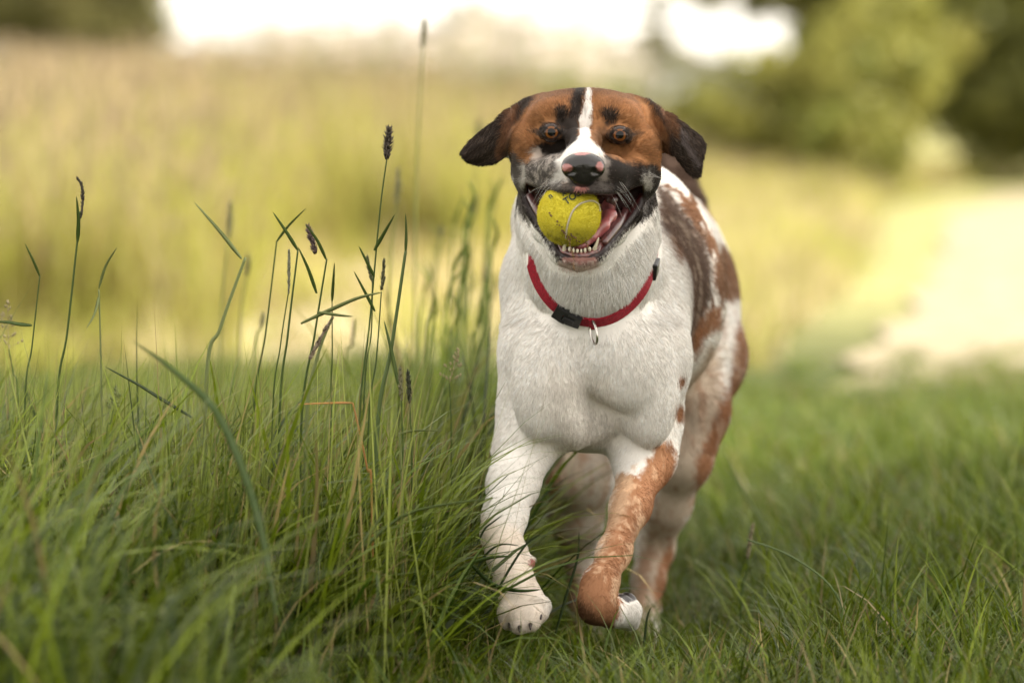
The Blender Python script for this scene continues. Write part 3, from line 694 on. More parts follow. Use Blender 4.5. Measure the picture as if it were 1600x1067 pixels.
# mud and grass crumbs stuck to it, a muddy string of spit below
m_mud = mat('mud', (.16, .085, .03), .55, noise=(400, .5, 1.3))
crumbs = []
for x0, y0, x1, y1, n in ((858, 331, 862, 340, 3), (866, 345, 879, 357, 4), (878, 360, 892, 374, 16), (890, 366, 905, 376, 9)):
    for i in range(n):
        t = (i + .5) / n; q = ball_pt(x0 + (x1 - x0) * t + rng.normal(0, 1), y0 + (y1 - y0) * t + rng.normal(0, 1), .0008); crumbs.append(sphere(q, rng.uniform(.0006, .0014, 3), 7, 5))
keep(mesh_obj('mud_crumbs', *join(crumbs), m_mud), ball)['kind'] = 'stuff'
sp = []
for pth in ([(888, 374, 4.099), (893, 390, 4.100), (896, 402, 4.098), (897, 420, 4.098)], [(914, 368, 4.108), (917, 380, 4.108), (918, 388, 4.108)]):
    for q in spline([c(*a) for a in pth], 22 if len(pth) > 3 else 9): sp.append(sphere(q + rng.normal(0, .0004, 3), rng.uniform(.0005, .0014, 3), 7, 5))
keep(mesh_obj('spit_string', *join(sp), m_mud), ball)['kind'] = 'stuff'

# ---- collar
collar = empty('dog_collar', CC, 'red webbing collar with black buckle and steel ring around the neck of the dog', 'collar')
Tn = np.roll(CP, -1, 0) - np.roll(CP, 1, 0); Tn /= np.linalg.norm(Tn, axis=1)[:, None]
On = (CP - CC) / np.linalg.norm(CP - CC, axis=1)[:, None]; On[:, 2] += np.where(CP[:, 1] < CC[1], -.25, 0); On -= Tn * (On * Tn).sum(1)[:, None]; On /= np.linalg.norm(On, axis=1)[:, None]
Wn = np.cross(Tn, On)
def frame_at(u_px):
    U, _v = uv(CP); m = np.where(CP[:, 1] < CC[1] + .02)[0]; return m[np.argmin(np.abs(U[m] - u_px))]
def band(i0, i1, hw, ht, out=0.0, n=None):
    ids = np.arange(i0, i1 + 1) % NA; V = []; Fc = []
    sec = [(-hw, -ht), (-hw, ht * .6), (-hw * .85, ht), (hw * .85, ht), (hw, ht * .6), (hw, -ht)]
    for i in ids:
        for a, b in sec: V.append(CP[i] + Wn[i] * a + On[i] * (b + out))
    k = len(sec); closed = (i1 - i0) >= NA
    for j in range(len(ids) - 1):
        for a in range(k): Fc.append((j * k + a, j * k + (a + 1) % k, (j + 1) * k + (a + 1) % k, (j + 1) * k + a))
    if not closed: Fc.append(tuple(range(k))[::-1]); Fc.append(tuple(range((len(ids) - 1) * k, len(ids) * k)))
    return V, Fc
m_red = mat('red_webbing', (.27, .006, .018), .75, spec=.2, noise=(900, .45, 1.3), bump=(1100, .8, .0008), sheen=.1)
m_blk = mat('black_plastic', (.012, .012, .013), .35, spec=.5)
keep(mesh_obj('strap', *band(0, NA, .0066, .0011), m_red, smooth=False), collar)
def lerp_frame(x):
    i = int(math.floor(x)) % NA; f = x - math.floor(x); j = (i + 1) % NA; L = lambda A: A[i] * (1 - f) + A[j] * f
    return L(CP), L(Tn), L(Wn), L(On)
def slab(pos, poly, h0, h1):
    """poly in (along, across) metres at collar parameter pos, from height h0 to h1"""
    P0, T0, W0, O0 = lerp_frame(pos); n = len(poly); V = []
    for h, sh in ((h0, 1.0), (h1 - .0006, 1.0), (h1, .90)):
        for a, b in poly: V.append(P0 + T0 * a * sh + W0 * b * sh + O0 * h)
    Fc = [tuple(range(n))[::-1], tuple(range(2 * n, 3 * n))]
    for k in range(2):
        for i in range(n): Fc.append((k * n + i, k * n + (i + 1) % n, (k + 1) * n + (i + 1) % n, (k + 1) * n + i))
    return V, Fc
ib = frame_at(890)
buckle = [slab(ib - .4, [(-.0135, -.0085), (-.003, -.0095), (.003, -.0095), (.003, -.0045), (-.003, -.0035), (-.003, .0035), (.003, .0045), (.003, .0095), (-.003, .0095), (-.0135, .0085)], -.0005, .0062)]
bk = keep(mesh_obj('buckle', *buckle[0], m_blk, smooth=False), collar)
b2 = mesh_obj('buckle_clip', *slab(ib + .9, [(-.009, -.0045), (-.006, -.0088), (.006, -.0080), (.0095, -.0072), (.0095, .0072), (.006, .0080), (-.006, .0088), (-.009, .0045)], -.0005, .0055), m_blk, smooth=False); keep(b2, collar)
b3 = mesh_obj('buckle_prong', *slab(ib + .25, [(-.006, -.0022), (.007, -.003), (.007, .003), (-.006, .0022)], .004, .0072), m_blk, smooth=False); keep(b3, collar)
is_ = frame_at(1021)
keep(mesh_obj('slider', *slab(is_, [(-.011, -.0088), (-.009, -.0098), (.009, -.0098), (.011, -.0088), (.011, .0088), (.009, .0098), (-.009, .0098), (-.011, .0088)], -.0005, .005), m_blk, smooth=False), collar)
ir = frame_at(929); P0, T0, W0, O0 = lerp_frame(ir)
m_steel = mat('steel', (.45, .43, .40), .22, metal=1)
ax1 = np.array([.22, -.35, -1.]); ax1 /= np.linalg.norm(ax1); ax2 = np.array([.35, -.85, .12]); ax2 -= ax1 * (ax2 @ ax1); ax2 /= np.linalg.norm(ax2)
ring = [P0 + O0 * .003 + np.array([0, -.002, 0]) + ax1 * (.0085 + .0135 * math.sin(a)) + ax2 * .0085 * math.cos(a) for a in np.linspace(0, 2 * math.pi, 40)[:-1]]
keep(mesh_obj('ring', *tube(ring, .0014, 10, closed=True), m_steel), collar)
keep(mesh_obj('ring_loop', *slab(ir, [(-.0035, -.0078), (.0035, -.0078), (.0035, .0078), (-.0035, .0078)], -.0003, .0036), m_red, smooth=False), collar)

# ================================================================== THE PLACE
def ground_z(x, y):
    x = np.asarray(x, float); y = np.asarray(y, float)
    bank = .055 * sstep(-.10, -.45, x) * sstep(7.5, 5, y) + .05 * sstep(.75, 1.5, x) * sstep(9, 6.5, y)
    far = .25 * sstep(30, 90, y)
    p = np.stack([x, y, 0 * x], -1)
    return bank + far + .018 * fbm(p, 1.7) * sstep(1, 3, y) + .006 * fbm(p, 7)
gx = np.concatenate([-np.geomspace(300, 2.05, 34), np.arange(-2, 2.5, .06), np.geomspace(2.55, 300, 34)])
gy = np.concatenate([-np.geomspace(60, .6, 12), np.arange(-.5, 14, .09), np.geomspace(14.1, 900, 60)])
GX, GY = np.meshgrid(gx, gy, indexing='ij'); GV = np.stack([GX, GY, ground_z(GX, GY) - .002], -1).reshape(-1, 3)
ni, nj = GX.shape; a = (np.arange(ni - 1)[:, None] * nj + np.arange(nj - 1)[None]).ravel(); GQ = np.stack([a, a + nj, a + nj + 1, a + 1], 1)
gp = GV.copy(); gn = fbm(gp, 1.3); gn2 = fbm(gp, 6)
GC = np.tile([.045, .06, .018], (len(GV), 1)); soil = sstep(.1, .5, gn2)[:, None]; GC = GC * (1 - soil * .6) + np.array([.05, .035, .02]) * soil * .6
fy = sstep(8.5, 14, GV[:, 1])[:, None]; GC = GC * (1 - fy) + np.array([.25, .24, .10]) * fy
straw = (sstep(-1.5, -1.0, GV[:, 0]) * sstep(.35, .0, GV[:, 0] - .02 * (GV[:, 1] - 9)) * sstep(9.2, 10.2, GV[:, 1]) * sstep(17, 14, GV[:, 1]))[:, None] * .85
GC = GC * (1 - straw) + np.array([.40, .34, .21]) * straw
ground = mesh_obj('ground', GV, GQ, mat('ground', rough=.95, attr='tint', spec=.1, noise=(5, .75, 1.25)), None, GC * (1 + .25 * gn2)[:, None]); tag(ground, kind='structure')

# pale dry track in the sun
pc = spline([(1.08, 8.6), (1.36, 10.2), (1.85, 13), (2.42, 17), (3.3, 23), (5.5, 31)], 60); PV = []; PC = []
tn = np.gradient(pc, axis=0); tn /= np.linalg.norm(tn, axis=1)[:, None]; nr = np.stack([tn[:, 1], -tn[:, 0]], 1)
for i in range(60):
    for j in range(9):
        wv = .55 + .04 * i / 6 + .12 * math.sin(i * .9) * .5; q = pc[i] + nr[i] * ((j / 8 - .32) * 2 * wv); PV.append((q[0], q[1], float(ground_z(q[0], q[1])) + .010))
PV = np.array(PV); a = (np.arange(59)[:, None] * 9 + np.arange(8)[None]).ravel(); PQ = np.stack([a, a + 1, a + 10, a + 9], 1)
path = mesh_obj('path', PV, PQ, mat('path', (.29, .25, .17), .95, spec=.1, noise=(7, .75, 1.2), bump=(60, .6, .01)), None, None); tag(path, kind='structure')

# ---- grass tufts, scattered
def blades(n, radius, h0, h1, w, lean, seg=5, colr=((.05, .10, .014), (.09, .15, .025)), droop=.5, dirv=None, seed=0.0, dry=.04, curl=1.0, base=None):
    V = []; Fc = []; C = []
    for i in range(n):
        a = rng.uniform(0, 2 * math.pi); r = radius * math.sqrt(rng.random()); b = np.array([r * math.cos(a), r * math.sin(a), -.01])
        h = rng.uniform(h0, h1); ww = w * rng.uniform(.55, 1.25); th = rng.normal(0, 1.2) if dirv is not None else rng.uniform(0, 2 * math.pi)
        ld = np.array([math.cos(th), math.sin(th), 0]) if dirv is None else np.array([dirv[0] + .7 * math.sin(th * 1.7), dirv[1] + .7 * math.cos(th * 2.3), 0]); ld /= np.linalg.norm(ld)
        ln = lean * rng.uniform(.3, 1.5); dr = droop * rng.uniform(.2, 1.5); side = np.cross(ld, [0, 0, 1]); tw = rng.uniform(-.9, .9)
        side = side * math.cos(tw) + ld * math.sin(tw)
        col_ = np.array(colr[0]) * (t := rng.random()) + np.array(colr[1]) * (1 - t)
        if rng.random() < dry: col_ = np.array([.30, .23, .10]) * rng.uniform(.6, 1.2)
        o = len(V); ang = .08 + ln * .35; p = b.copy(); st = h / seg
        for k in range(seg + 1):
            f = k / seg; wk = ww * (1 - f ** 2.2) * (.55 + .9 * min(f * 3, 1) * .5) * .5; bright = 1.0
            if k < seg: V += [p - side * wk, p + side * wk]; C += [col_ * bright] * 2
            else: V.append(p.copy()); C.append(col_ * bright)
            p = p + (ld * math.sin(ang) + np.array([0, 0, math.cos(ang)])) * st; ang = min(ang + (ln + dr * f * 1.6) * curl * .9 / seg * 1.6, 2.4)
        for k in range(seg - 1): Fc.append((o + 2 * k, o + 2 * k + 1, o + 2 * k + 3, o + 2 * k + 2))
        Fc.append((o + 2 * seg - 2, o + 2 * seg - 1, o + 2 * seg))
        if seed and rng.random() < seed and V:
            tip = V[-1]; d = np.array([.15 * ld[0], .15 * ld[1], 1.]); v, fc = sphere(tip + d * .03, np.array([.005, .005, .04]) * rng.uniform(.7, 1.5), 5, 5); oo = len(V); V += list(v); Fc += [tuple(q + oo for q in g) for g in fc]; C += [np.array([.44, .36, .24]) * rng.uniform(.7, 1.2)] * len(v)
    return np.array(V), Fc, np.array(C)
def grass_mat(name, tr=.35, rough=.45, spec=.4, var=.35):
    m = mat(name, rough=rough, attr='tint', spec=spec, transl=tr); t = m.node_tree
    at = [n for n in t.nodes if n.type == 'ATTRIBUTE'][0]; oi = t.nodes.new('ShaderNodeObjectInfo'); mr = t.nodes.new('ShaderNodeMapRange'); mr.inputs[3].default_value = 1 - var; mr.inputs[4].default_value = 1 + var
    vm = t.nodes.new('ShaderNodeVectorMath'); vm.operation = 'SCALE'; t.links.new(oi.outputs['Random'], mr.inputs[0]); t.links.new(mr.outputs[0], vm.inputs['Scale'])
    ls = [l for l in t.links if l.from_node == at]; tgt = [l.to_socket for l in ls]
    for l in ls: t.links.remove(l)
    t.links.new(at.outputs['Color'], vm.inputs[0])
    for q in tgt: t.links.new(vm.outputs[0], q)
    return m
def protos(name, m, makers):
    cl = bpy.data.collections.new(name + '_forms')
    for mk in makers:
        V, Fc, C = mk; me = bpy.data.meshes.new(name); me.from_pydata([tuple(v) for v in V], [], Fc)
        at = me.color_attributes.new('tint', 'FLOAT_COLOR', 'POINT'); cc = np.ones((len(V), 4), np.float32); cc[:, :3] = C; at.data.foreach_set('color', cc.ravel())
        me.polygons.foreach_set('use_smooth', [True] * len(me.polygons)); me.materials.append(m); me.update(); cl.objects.link(bpy.data.objects.new(name + '_form', me))
    return cl
def scatter(name, cl, P, rotz, scale, label, cat, tilt=.12):
    n = len(P); me = bpy.data.meshes.new(name); me.vertices.add(n); me.vertices.foreach_set('co', np.asarray(P, np.float32).ravel())
    a = me.attributes.new('sc', 'FLOAT', 'POINT'); a.data.foreach_set('value', np.asarray(scale, np.float32))
    rt = np.zeros((n, 3), np.float32); rt[:, :2] = rng.normal(0, tilt, (n, 2)); rt[:, 2] = rotz; a = me.attributes.new('rt', 'FLOAT_VECTOR', 'POINT'); a.data.foreach_set('vector', rt.ravel())
    a = me.attributes.new('ix', 'INT', 'POINT'); a.data.foreach_set('value', rng.integers(0, len(cl.objects), n).astype(np.int32))
    o = link(bpy.data.objects.new(name, me)); md = o.modifiers.new('scatter', 'NODES'); g = bpy.data.node_groups.new(name, 'GeometryNodeTree'); md.node_group = g
    g.interface.new_socket('Geometry', in_out='INPUT', socket_type='NodeSocketGeometry'); g.interface.new_socket('Geometry', in_out='OUTPUT', socket_type='NodeSocketGeometry')
    N = g.nodes; gi = N.new('NodeGroupInput'); go = N.new('NodeGroupOutput'); ip = N.new('GeometryNodeInstanceOnPoints'); ci = N.new('GeometryNodeCollectionInfo')
    ci.inputs[0].default_value = cl; ci.inputs['Separate Children'].default_value = True; ci.inputs['Reset Children'].default_value = True
    def na(nm, dt):
        q = N.new('GeometryNodeInputNamedAttribute'); q.data_type = dt; q.inputs[0].default_value = nm; return q.outputs[0]
    er = N.new('FunctionNodeEulerToRotation'); g.links.new(na('rt', 'FLOAT_VECTOR'), er.inputs[0])
    g.links.new(gi.outputs[0], ip.inputs['Points']); g.links.new(ci.outputs[0], ip.inputs['Instance']); ip.inputs['Pick Instance'].default_value = True
    g.links.new(na('ix', 'INT'), ip.inputs['Instance Index']); g.links.new(er.outputs[0], ip.inputs['Rotation']); g.links.new(na('sc', 'FLOAT'), ip.inputs['Scale'])
    g.links.new(ip.outputs[0], go.inputs[0])
    o['kind'] = 'stuff'; o['label'] = label; o['category'] = cat
    return o
def pts(n, x0, x1, y0, y1, keepf=None, inview=1.35):
    """points over the ground, thinned by keepf(x, y) in 0..1"""
    y = rng.uniform(y0, y1, n * 3) ; x = rng.uniform(x0, x1, n * 3); m = np.ones(len(x), bool)
    if keepf is not None: m = rng.random(len(x)) < keepf(x, y)
    if inview: m &= np.abs(x) < .1333 * y * inview + .35
    x, y = x[m][:n], y[m][:n]; return np.stack([x, y, ground_z(x, y)], 1)

m_grass = grass_mat('fresh_grass', .36, .40, .32, .5); m_mead = grass_mat('meadow_grass', .55, .6, .2)
ztop = lambda y: np.clip(.645 - .073 * y, .035, .4)
SH = ((.030, .066, .003), (.150, .190, .009)); LG = ((.022, .052, .003), (.175, .225, .012)); ST = ((.15, .19, .03), (.25, .28, .07))
short = protos('short_grass', m_grass, [blades(60, .075, .05, .16, .0034, .7, 5, SH, .9) for _ in range(8)])
tall = protos('long_grass', m_grass, [blades(26, .085, .24, .50, .0088, .55, 8, LG, 1.15, dirv=(.6, -.1), curl=.85) for _ in range(6)] + [blades(24, .085, .15, .48, .0056, .6, 8, LG, 1.0, curl=.9) for _ in range(6)])
stalks = protos('grass_stalks', m_grass, [blades(7, .09, .26, .46, .0034, .18, 5, ST, .15, dirv=(.7, -.1), dry=.07, curl=.5) for _ in range(6)])
mid = protos('rough_grass', m_grass, [blades(48, .09, .12, .28, .0044, .45, 6, SH, .7) for _ in range(8)])
P = pts(5200, -1.6, 1.9, 3.2, 10.0, lambda x, y: sstep(9.9, 8.2, y + .5 * np.sin(x * 3))); scatter('short_grass', short, P, rng.uniform(0, 6.28, len(P)), rng.uniform(.7, 1.15, len(P)) * np.where((np.abs(P[:, 0] - .14) < .2) & (P[:, 1] > 4.14), .62, 1) * (1 - .5 * sstep(6, 9, P[:, 1])), 'short green grass growing along the mown track under the dog', 'grass')
verge = lambda x, y: sstep(-.02, -.15, x + .02 - .028 * (y - 4))
fixn = lambda P: P[~(((P[:, 1] < 4.26) & (P[:, 0] > -.085)) | ((P[:, 1] < 4.02) & (P[:, 0] > -.13)) | ((P[:, 1] < 3.85) & (rng.random(len(P)) < .45)))]
P = fixn(np.concatenate([pts(2200, -1.5, .08, 3.15, 8.2, lambda x, y: verge(x, y) * (1 - .4 * sstep(5, 8, y))), pts(330, -.62, -.03, 4.0, 4.8, verge)]))
hs = lambda P: np.minimum(ztop(P[:, 1]) - ground_z(P[:, 0], P[:, 1]) * .8, .38) / .38 * (1 - .5 * sstep(4.0, 3.75, P[:, 1]) * sstep(-.11, -.07, P[:, 0] / P[:, 1]))
q_ = np.stack([rng.uniform(-.20, -.09, 190), rng.uniform(4.55, 5.7, 190)], 1); q_ = np.stack([q_[:, 0], q_[:, 1], ground_z(q_[:, 0], q_[:, 1])], 1); nq = len(P); P = np.concatenate([P, q_])
hv_ = hs(P) * (1 - .25 * sstep(-.25, -.02, P[:, 0])); hv_[nq:] = np.interp(q_[:, 0], [-.20, -.09], [.64, 1.04])
scatter('long_grass', tall, P, rng.normal(0, .6, len(P)), rng.uniform(.75, 1.08, len(P)) * hv_, 'long leaning green grass on the verge left of the dog', 'grass', .2)
P = fixn(np.concatenate([pts(420, -1.4, .05, 3.5, 6.8, verge), pts(420, -.7, .02, 3.95, 4.9, verge)])); scatter('grass_stalks', stalks, P, rng.normal(0, .5, len(P)), rng.uniform(.8, 1.15, len(P)) * hs(P), 'pale thin grass stalks standing in the left verge', 'grass', .12)
P = pts(1700, .20, 1.9, 3.3, 9.0, lambda x, y: sstep(.22, .55, x) * (.45 + .55 * sstep(.6, .9, x))); scatter('rough_grass', mid, P, rng.uniform(0, 6.28, len(P)), rng.uniform(.6, 1.05, len(P)) * np.minimum(ztop(P[:, 1]) / .24, 1.) * (.8 + .3 * sstep(.5, 1.0, P[:, 0])), 'ankle-high green grass right of the track', 'grass')

# meadow in the sun
YG = ((.23, .26, .04), (.47, .44, .12)); PALE = ((.40, .34, .15), (.56, .47, .29))
mead = protos('meadow_grass', m_mead, [blades(46, .22, .55, 1.0, .012, .35, 4, YG if i % 4 else PALE, .4, seed=.25, dry=.2) for i in range(8)])
low = protos('hay_grass', m_mead, [blades(46, .20, .12, .34, .010, .6, 4, YG if i % 2 else PALE, .6, dry=.15) for i in range(6)])
def mead_keep(x, y):
    lf = sstep(-.068, -.086, x / y) * sstep(9.4, 10.2, y)         # tall stand on the far left
    md = sstep(14.5, 18, y) * (x / y < .03)
    rt = sstep(19, 24, y) * (x / y < .09)
    return np.maximum(np.maximum(lf, md), rt)
P = pts(6500, -8, 6, 9.4, 45, lambda x, y: mead_keep(x, y) * np.clip(14 / y, 0, 1)); a_ = P[:, 0] / P[:, 1]
mh = np.interp(P[:, 1], [9, 20, 40], [.66, .92, 1.12]) * (1 - .52 * sstep(-.02, .045, a_)) * (1 - .35 * sstep(.04, .07, a_))
scatter('meadow_grass', mead, P, rng.uniform(0, 6.28, len(P)), mh * rng.uniform(.8, 1.1, len(P)), 'tall sunlit seeding meadow grass beyond the verge', 'grass')
def onpath(x, y): return np.abs(x - np.interp(y, pc[:, 1], pc[:, 0]) - .12) < .75 + .03 * (y - 8)
P = pts(4200, -2.5, 7, 9.2, 36, lambda x, y: np.where(onpath(x, y), .0, 1.) * np.clip(12 / y, 0, 1) * np.where((x < .2) & (x > -.085 * y) & (y < 15.5), .15, 1)); scatter('hay_grass', low, P, rng.uniform(0, 6.28, len(P)), rng.uniform(.4, .85, len(P)), 'knee-high yellow green grass beside the pale track', 'grass')
# umbels above the meadow
def umbel():
    V = []; Fc = []; C = []
    def add(vf, colr):
        o = len(V); V.extend(vf[0]); Fc.extend([tuple(q + o for q in g) for g in vf[1]]); C.extend([np.array(colr)] * len(vf[0]))
    for s_ in range(5):
        a = rng.uniform(0, 6.28); t = np.array([.16 * math.cos(a), .16 * math.sin(a), rng.uniform(.85, 1.12)]); add(tube([[0, 0, 0], t * .5 + [0, 0, .05], t], .0022, 5), (.26, .29, .09))
        for k in range(7):
            q = t + np.array([rng.normal(0, .035), rng.normal(0, .035), rng.uniform(.01, .03)]); add(tube([t, q], .0015, 3), (.12, .16, .05)); add(sphere(q, np.array([.016, .016, .006]), 7, 4), (.78, .72, .66))
    return np.array(V), Fc, np.array(C)
um = protos('cow_parsley', m_mead, [umbel() for _ in range(4)])
P = pts(520, -4.5, 1.2, 19, 38, lambda x, y: sstep(-.09, -.06, x / y) * sstep(.034, .026, x / y)); scatter('cow_parsley', um, P, rng.uniform(0, 6.28, len(P)), rng.uniform(.8, 1.1, len(P)), 'white umbel flowers standing above the far meadow grass', 'flowers')

# ---- trees
m_bark = mat('bark', (.09, .065, .045), .9, noise=(14, .5, 1.4), bump=(30, .8, .02))
def leaf_mat(name): return grass_mat(name, .45, .5, .3, .0)
m_leaf = leaf_mat('leaves')
def tree(name, base, blobs, trunk_h, trunk_r, nleaf, ls, cols, label, cat, group=None, lean=(0, 0)):
    base = np.array(base, float); t = empty(name, base, label, cat, group); top = base + [lean[0], lean[1], trunk_h]
    tp = spline([base - [0, 0, .1], base * .5 + top * .5 + rng.normal(0, .06, 3) * trunk_h * .3, top], 12); keep(mesh_obj('trunk', *tube(tp, np.linspace(trunk_r * 1.25, trunk_r * .55, 12), 12), m_bark), t)
    for cb, rb in blobs[:7]:
        e = np.array(cb) + np.array(rb) * [0, 0, .2]; s0 = tp[rng.integers(6, 12)]; keep(mesh_obj('limb', *tube(spline([s0, (s0 + e) / 2 + rng.normal(0, .12, 3), e], 8), np.linspace(trunk_r * .5, trunk_r * .1, 8), 7), m_bark), t)
    vol = np.array([np.prod(r) ** .67 for _, r in blobs]); vol /= vol.sum(); P = []; Cc = []
    for (cb, rb), f in zip(blobs, vol):
        n = int(nleaf * f); nc = max(6, n // 70); d = rng.normal(size=(nc, 3)); d /= np.linalg.norm(d, axis=1)[:, None]; cc = np.array(cb) + d * np.array(rb) * rng.uniform(.55, 1.0, (nc, 1))
        ci = rng.integers(0, nc, n); P.append(cc[ci] + rng.normal(0, 1, (n, 3)) * np.mean(rb) * .13); k = rng.random((nc, 1))
        Cc.append((np.array(cols[0]) * k + np.array(cols[1]) * (1 - k))[ci])
    P = np.concatenate(P); Cc = np.concatenate(Cc) * rng.uniform(.75, 1.25, (len(P), 1)); n = len(P)
    a = rng.normal(size=(n, 3)); a /= np.linalg.norm(a, axis=1)[:, None]; b = np.cross(a, rng.normal(size=(n, 3))); b /= np.linalg.norm(b, axis=1)[:, None]; L = ls * rng.uniform(.6, 1.3, (n, 1))
    V = np.stack([P - a * L * .5, P + b * L * .28, P + a * L * .5, P - b * L * .28], 1).reshape(-1, 3)
    o = mesh_obj('crown', V, np.arange(4 * n).reshape(n, 4), m_leaf, None, np.repeat(Cc, 4, 0), smooth=False); keep(o, t); o['kind'] = 'stuff'; return t
GR = ((.035, .055, .012), (.075, .10, .022)); YL = ((.17, .19, .035), (.34, .32, .08)); DK = ((.12, .13, .03), (.26, .26, .07))
# unseen tree right of the track, placed and shaped to shade the dog
tree('shade_tree', (7.4, 3.8, 0), [((5.85, 4.35, 5.2), (1.15, 1.65, 1.2)), ((4.6, 3.0, 4.8), (.6, .8, .5)), ((5.2, 6.1, 5.0), (.6, .7, .4)), ((6.8, 2.8, 5.2), (.9, 1.1, .7)), ((4.9, 2.2, 4.6), (1.1, 1.2, .8)), ((4.3, 4.4, 4.9), (.5, .6, .4)), ((8.2, 3.4, 5.2), (1.2, 1.4, 1.0))], 3.8, .22, 17000, .11, GR, 'unseen broad tree right of the track, crown shaped to shade the dog', 'tree')
# background, right: dark tree with its crown down to the ground, sunlit thicket in front of it, a tree overhanging from behind
tree('dark_tree', (4.6, 30, .05), [((4.2, 29.3, 1.2), (1.1, 1.0, .9)), ((3.6, 29, .75), (.7, .6, .55)), ((4.5, 28.8, .65), (1.0, .7, .6)), ((5.4, 30, 1.5), (1.5, 1.2, 1.1)), ((4.1, 30.2, 1.9), (1.1, 1.0, .8))], 1.6, .14, 34000, .14, DK, 'dark dense tree at the right end of the meadow, crown down to the ground', 'tree')
tree('sunlit_thicket', (1.9, 26.5, .05), [((1.75, 26.4, .62), (.5, .5, .36)), ((2.3, 26.0, .72), (.5, .5, .42)), ((2.6, 26.6, 1.05), (.5, .5, .4)), ((1.35, 26.8, .42), (.42, .4, .25)), ((2.25, 25.2, .35), (.4, .4, .3))], .6, .05, 12000, .08, YL, 'low yellow green thicket in the sun left of the dark tree', 'bush')
tree('overhanging_tree', (5.8, 39, .1), [((4.6, 38, 3.6), (2.6, 2.2, 1.9)), ((3.6, 37.5, 2.5), (1.5, 1.2, .9)), ((2.3, 37.2, 2.0), (.7, .8, .40)), ((1.75, 37, 1.62), (.5, .5, .13)), ((1.42, 37, 1.35), (.14, .3, .26)), ((2.75, 37, 1.6), (.5, .6, .28)), ((3.1, 37, 1.15), (.5, .5, .5)), ((3.7, 37.0, 1.5), (1.0, .9, .8)), ((5.0, 37.5, 1.7), (1.4, 1.2, 1.1))], 3.0, .2, 34000, .17, ((.16, .17, .04), (.34, .32, .10)), 'olive green tree behind the thicket, branches hanging over it', 'tree')
# background, left and centre
HZ = ((.16, .18, .11), (.25, .27, .17))  # far foliage greens with distance haze mixed into the colour
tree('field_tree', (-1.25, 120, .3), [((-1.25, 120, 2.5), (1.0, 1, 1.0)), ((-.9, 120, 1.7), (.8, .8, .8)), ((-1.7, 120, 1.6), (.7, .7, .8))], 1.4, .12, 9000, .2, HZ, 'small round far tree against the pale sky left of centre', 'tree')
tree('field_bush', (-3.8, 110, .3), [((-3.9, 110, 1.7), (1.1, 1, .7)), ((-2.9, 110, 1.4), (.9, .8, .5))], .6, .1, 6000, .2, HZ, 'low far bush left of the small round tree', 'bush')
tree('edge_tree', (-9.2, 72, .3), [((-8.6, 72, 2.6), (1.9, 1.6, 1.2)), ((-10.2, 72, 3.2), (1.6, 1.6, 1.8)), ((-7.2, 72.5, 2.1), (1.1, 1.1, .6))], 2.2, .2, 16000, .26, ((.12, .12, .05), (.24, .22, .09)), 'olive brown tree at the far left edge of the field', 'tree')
hv = []
hx = np.linspace(-16, 24, 90)
for i, x in enumerate(hx):
    hv.append((x, .9 * (1 + .5 * fbm(np.array([[x, 2., 0]]), .35)[0] + .25 * fbm(np.array([[x, 5., 0]]), 1.1)[0]) * (1.35 if x < 8 else 1.3)))
n = 26000; xi = rng.uniform(-16, 24, n); hh = np.interp(xi, hx, [q[1] for q in hv]); P = np.stack([xi, 85 + rng.normal(0, .5, n), .25 + hh * (1 - rng.random(n) ** 1.6)], 1)
a = rng.normal(size=(n, 3)); a /= np.linalg.norm(a, axis=1)[:, None]; b = np.cross(a, rng.normal(size=(n, 3))); b /= np.linalg.norm(b, axis=1)[:, None]; L = .22 * rng.uniform(.6, 1.3, (n, 1))
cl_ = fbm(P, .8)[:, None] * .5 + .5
o = mesh_obj('hedgerow', np.stack([P - a * L * .5, P + b * L * .3, P + a * L * .5, P - b * L * .3], 1).reshape(-1, 3), np.arange(4 * n).reshape(n, 4), m_leaf, None, np.repeat(np.array([.20, .21, .12]) * cl_ + np.array([.34, .33, .23]) * (1 - cl_), 4, 0), smooth=False)  # hedge tints greyed and lightened, distance haze painted into the leaves
tag(o, 'long hazy grey green hedge across the far end of the field', 'hedge', kind='stuff')

# ================================================================== SINGLE STEMS
m_stem = mat('stem', rough=.5, attr='tint', spec=.3, transl=.25)
def leaf_ribbon(pts_, w, tip=True, fold=.25):
    P = spline(pts_, 14); n = len(P); V = []; Fc = []
    for i in range(n):
        t = P[min(i + 1, n - 1)] - P[max(i - 1, 0)]; t /= np.linalg.norm(t); side = np.cross(t, [0, 1, 0]); side /= np.linalg.norm(side) + 1e-9; nm = np.cross(side, t)
        f = i / (n - 1); ww = w * (.45 + .55 * min(1, f * 4)) * (1 - f ** 2.5) ** .8 + .0002
        tw = .5 * math.sin(f * 2.0 + len(pts_)); sd = side * math.cos(tw) + nm * math.sin(tw)
        V += [P[i] - sd * ww * .5, P[i] + nm * ww * fold * .5, P[i] + sd * ww * .5, P[i] + nm * (ww * fold * .5 - .0003)]
    for i in range(n - 1):
        for a, b in ((0, 1), (1, 2), (2, 3), (3, 0)): Fc.append((4 * i + a, 4 * i + b, 4 * i + 4 + b, 4 * i + 4 + a))
    return V, Fc
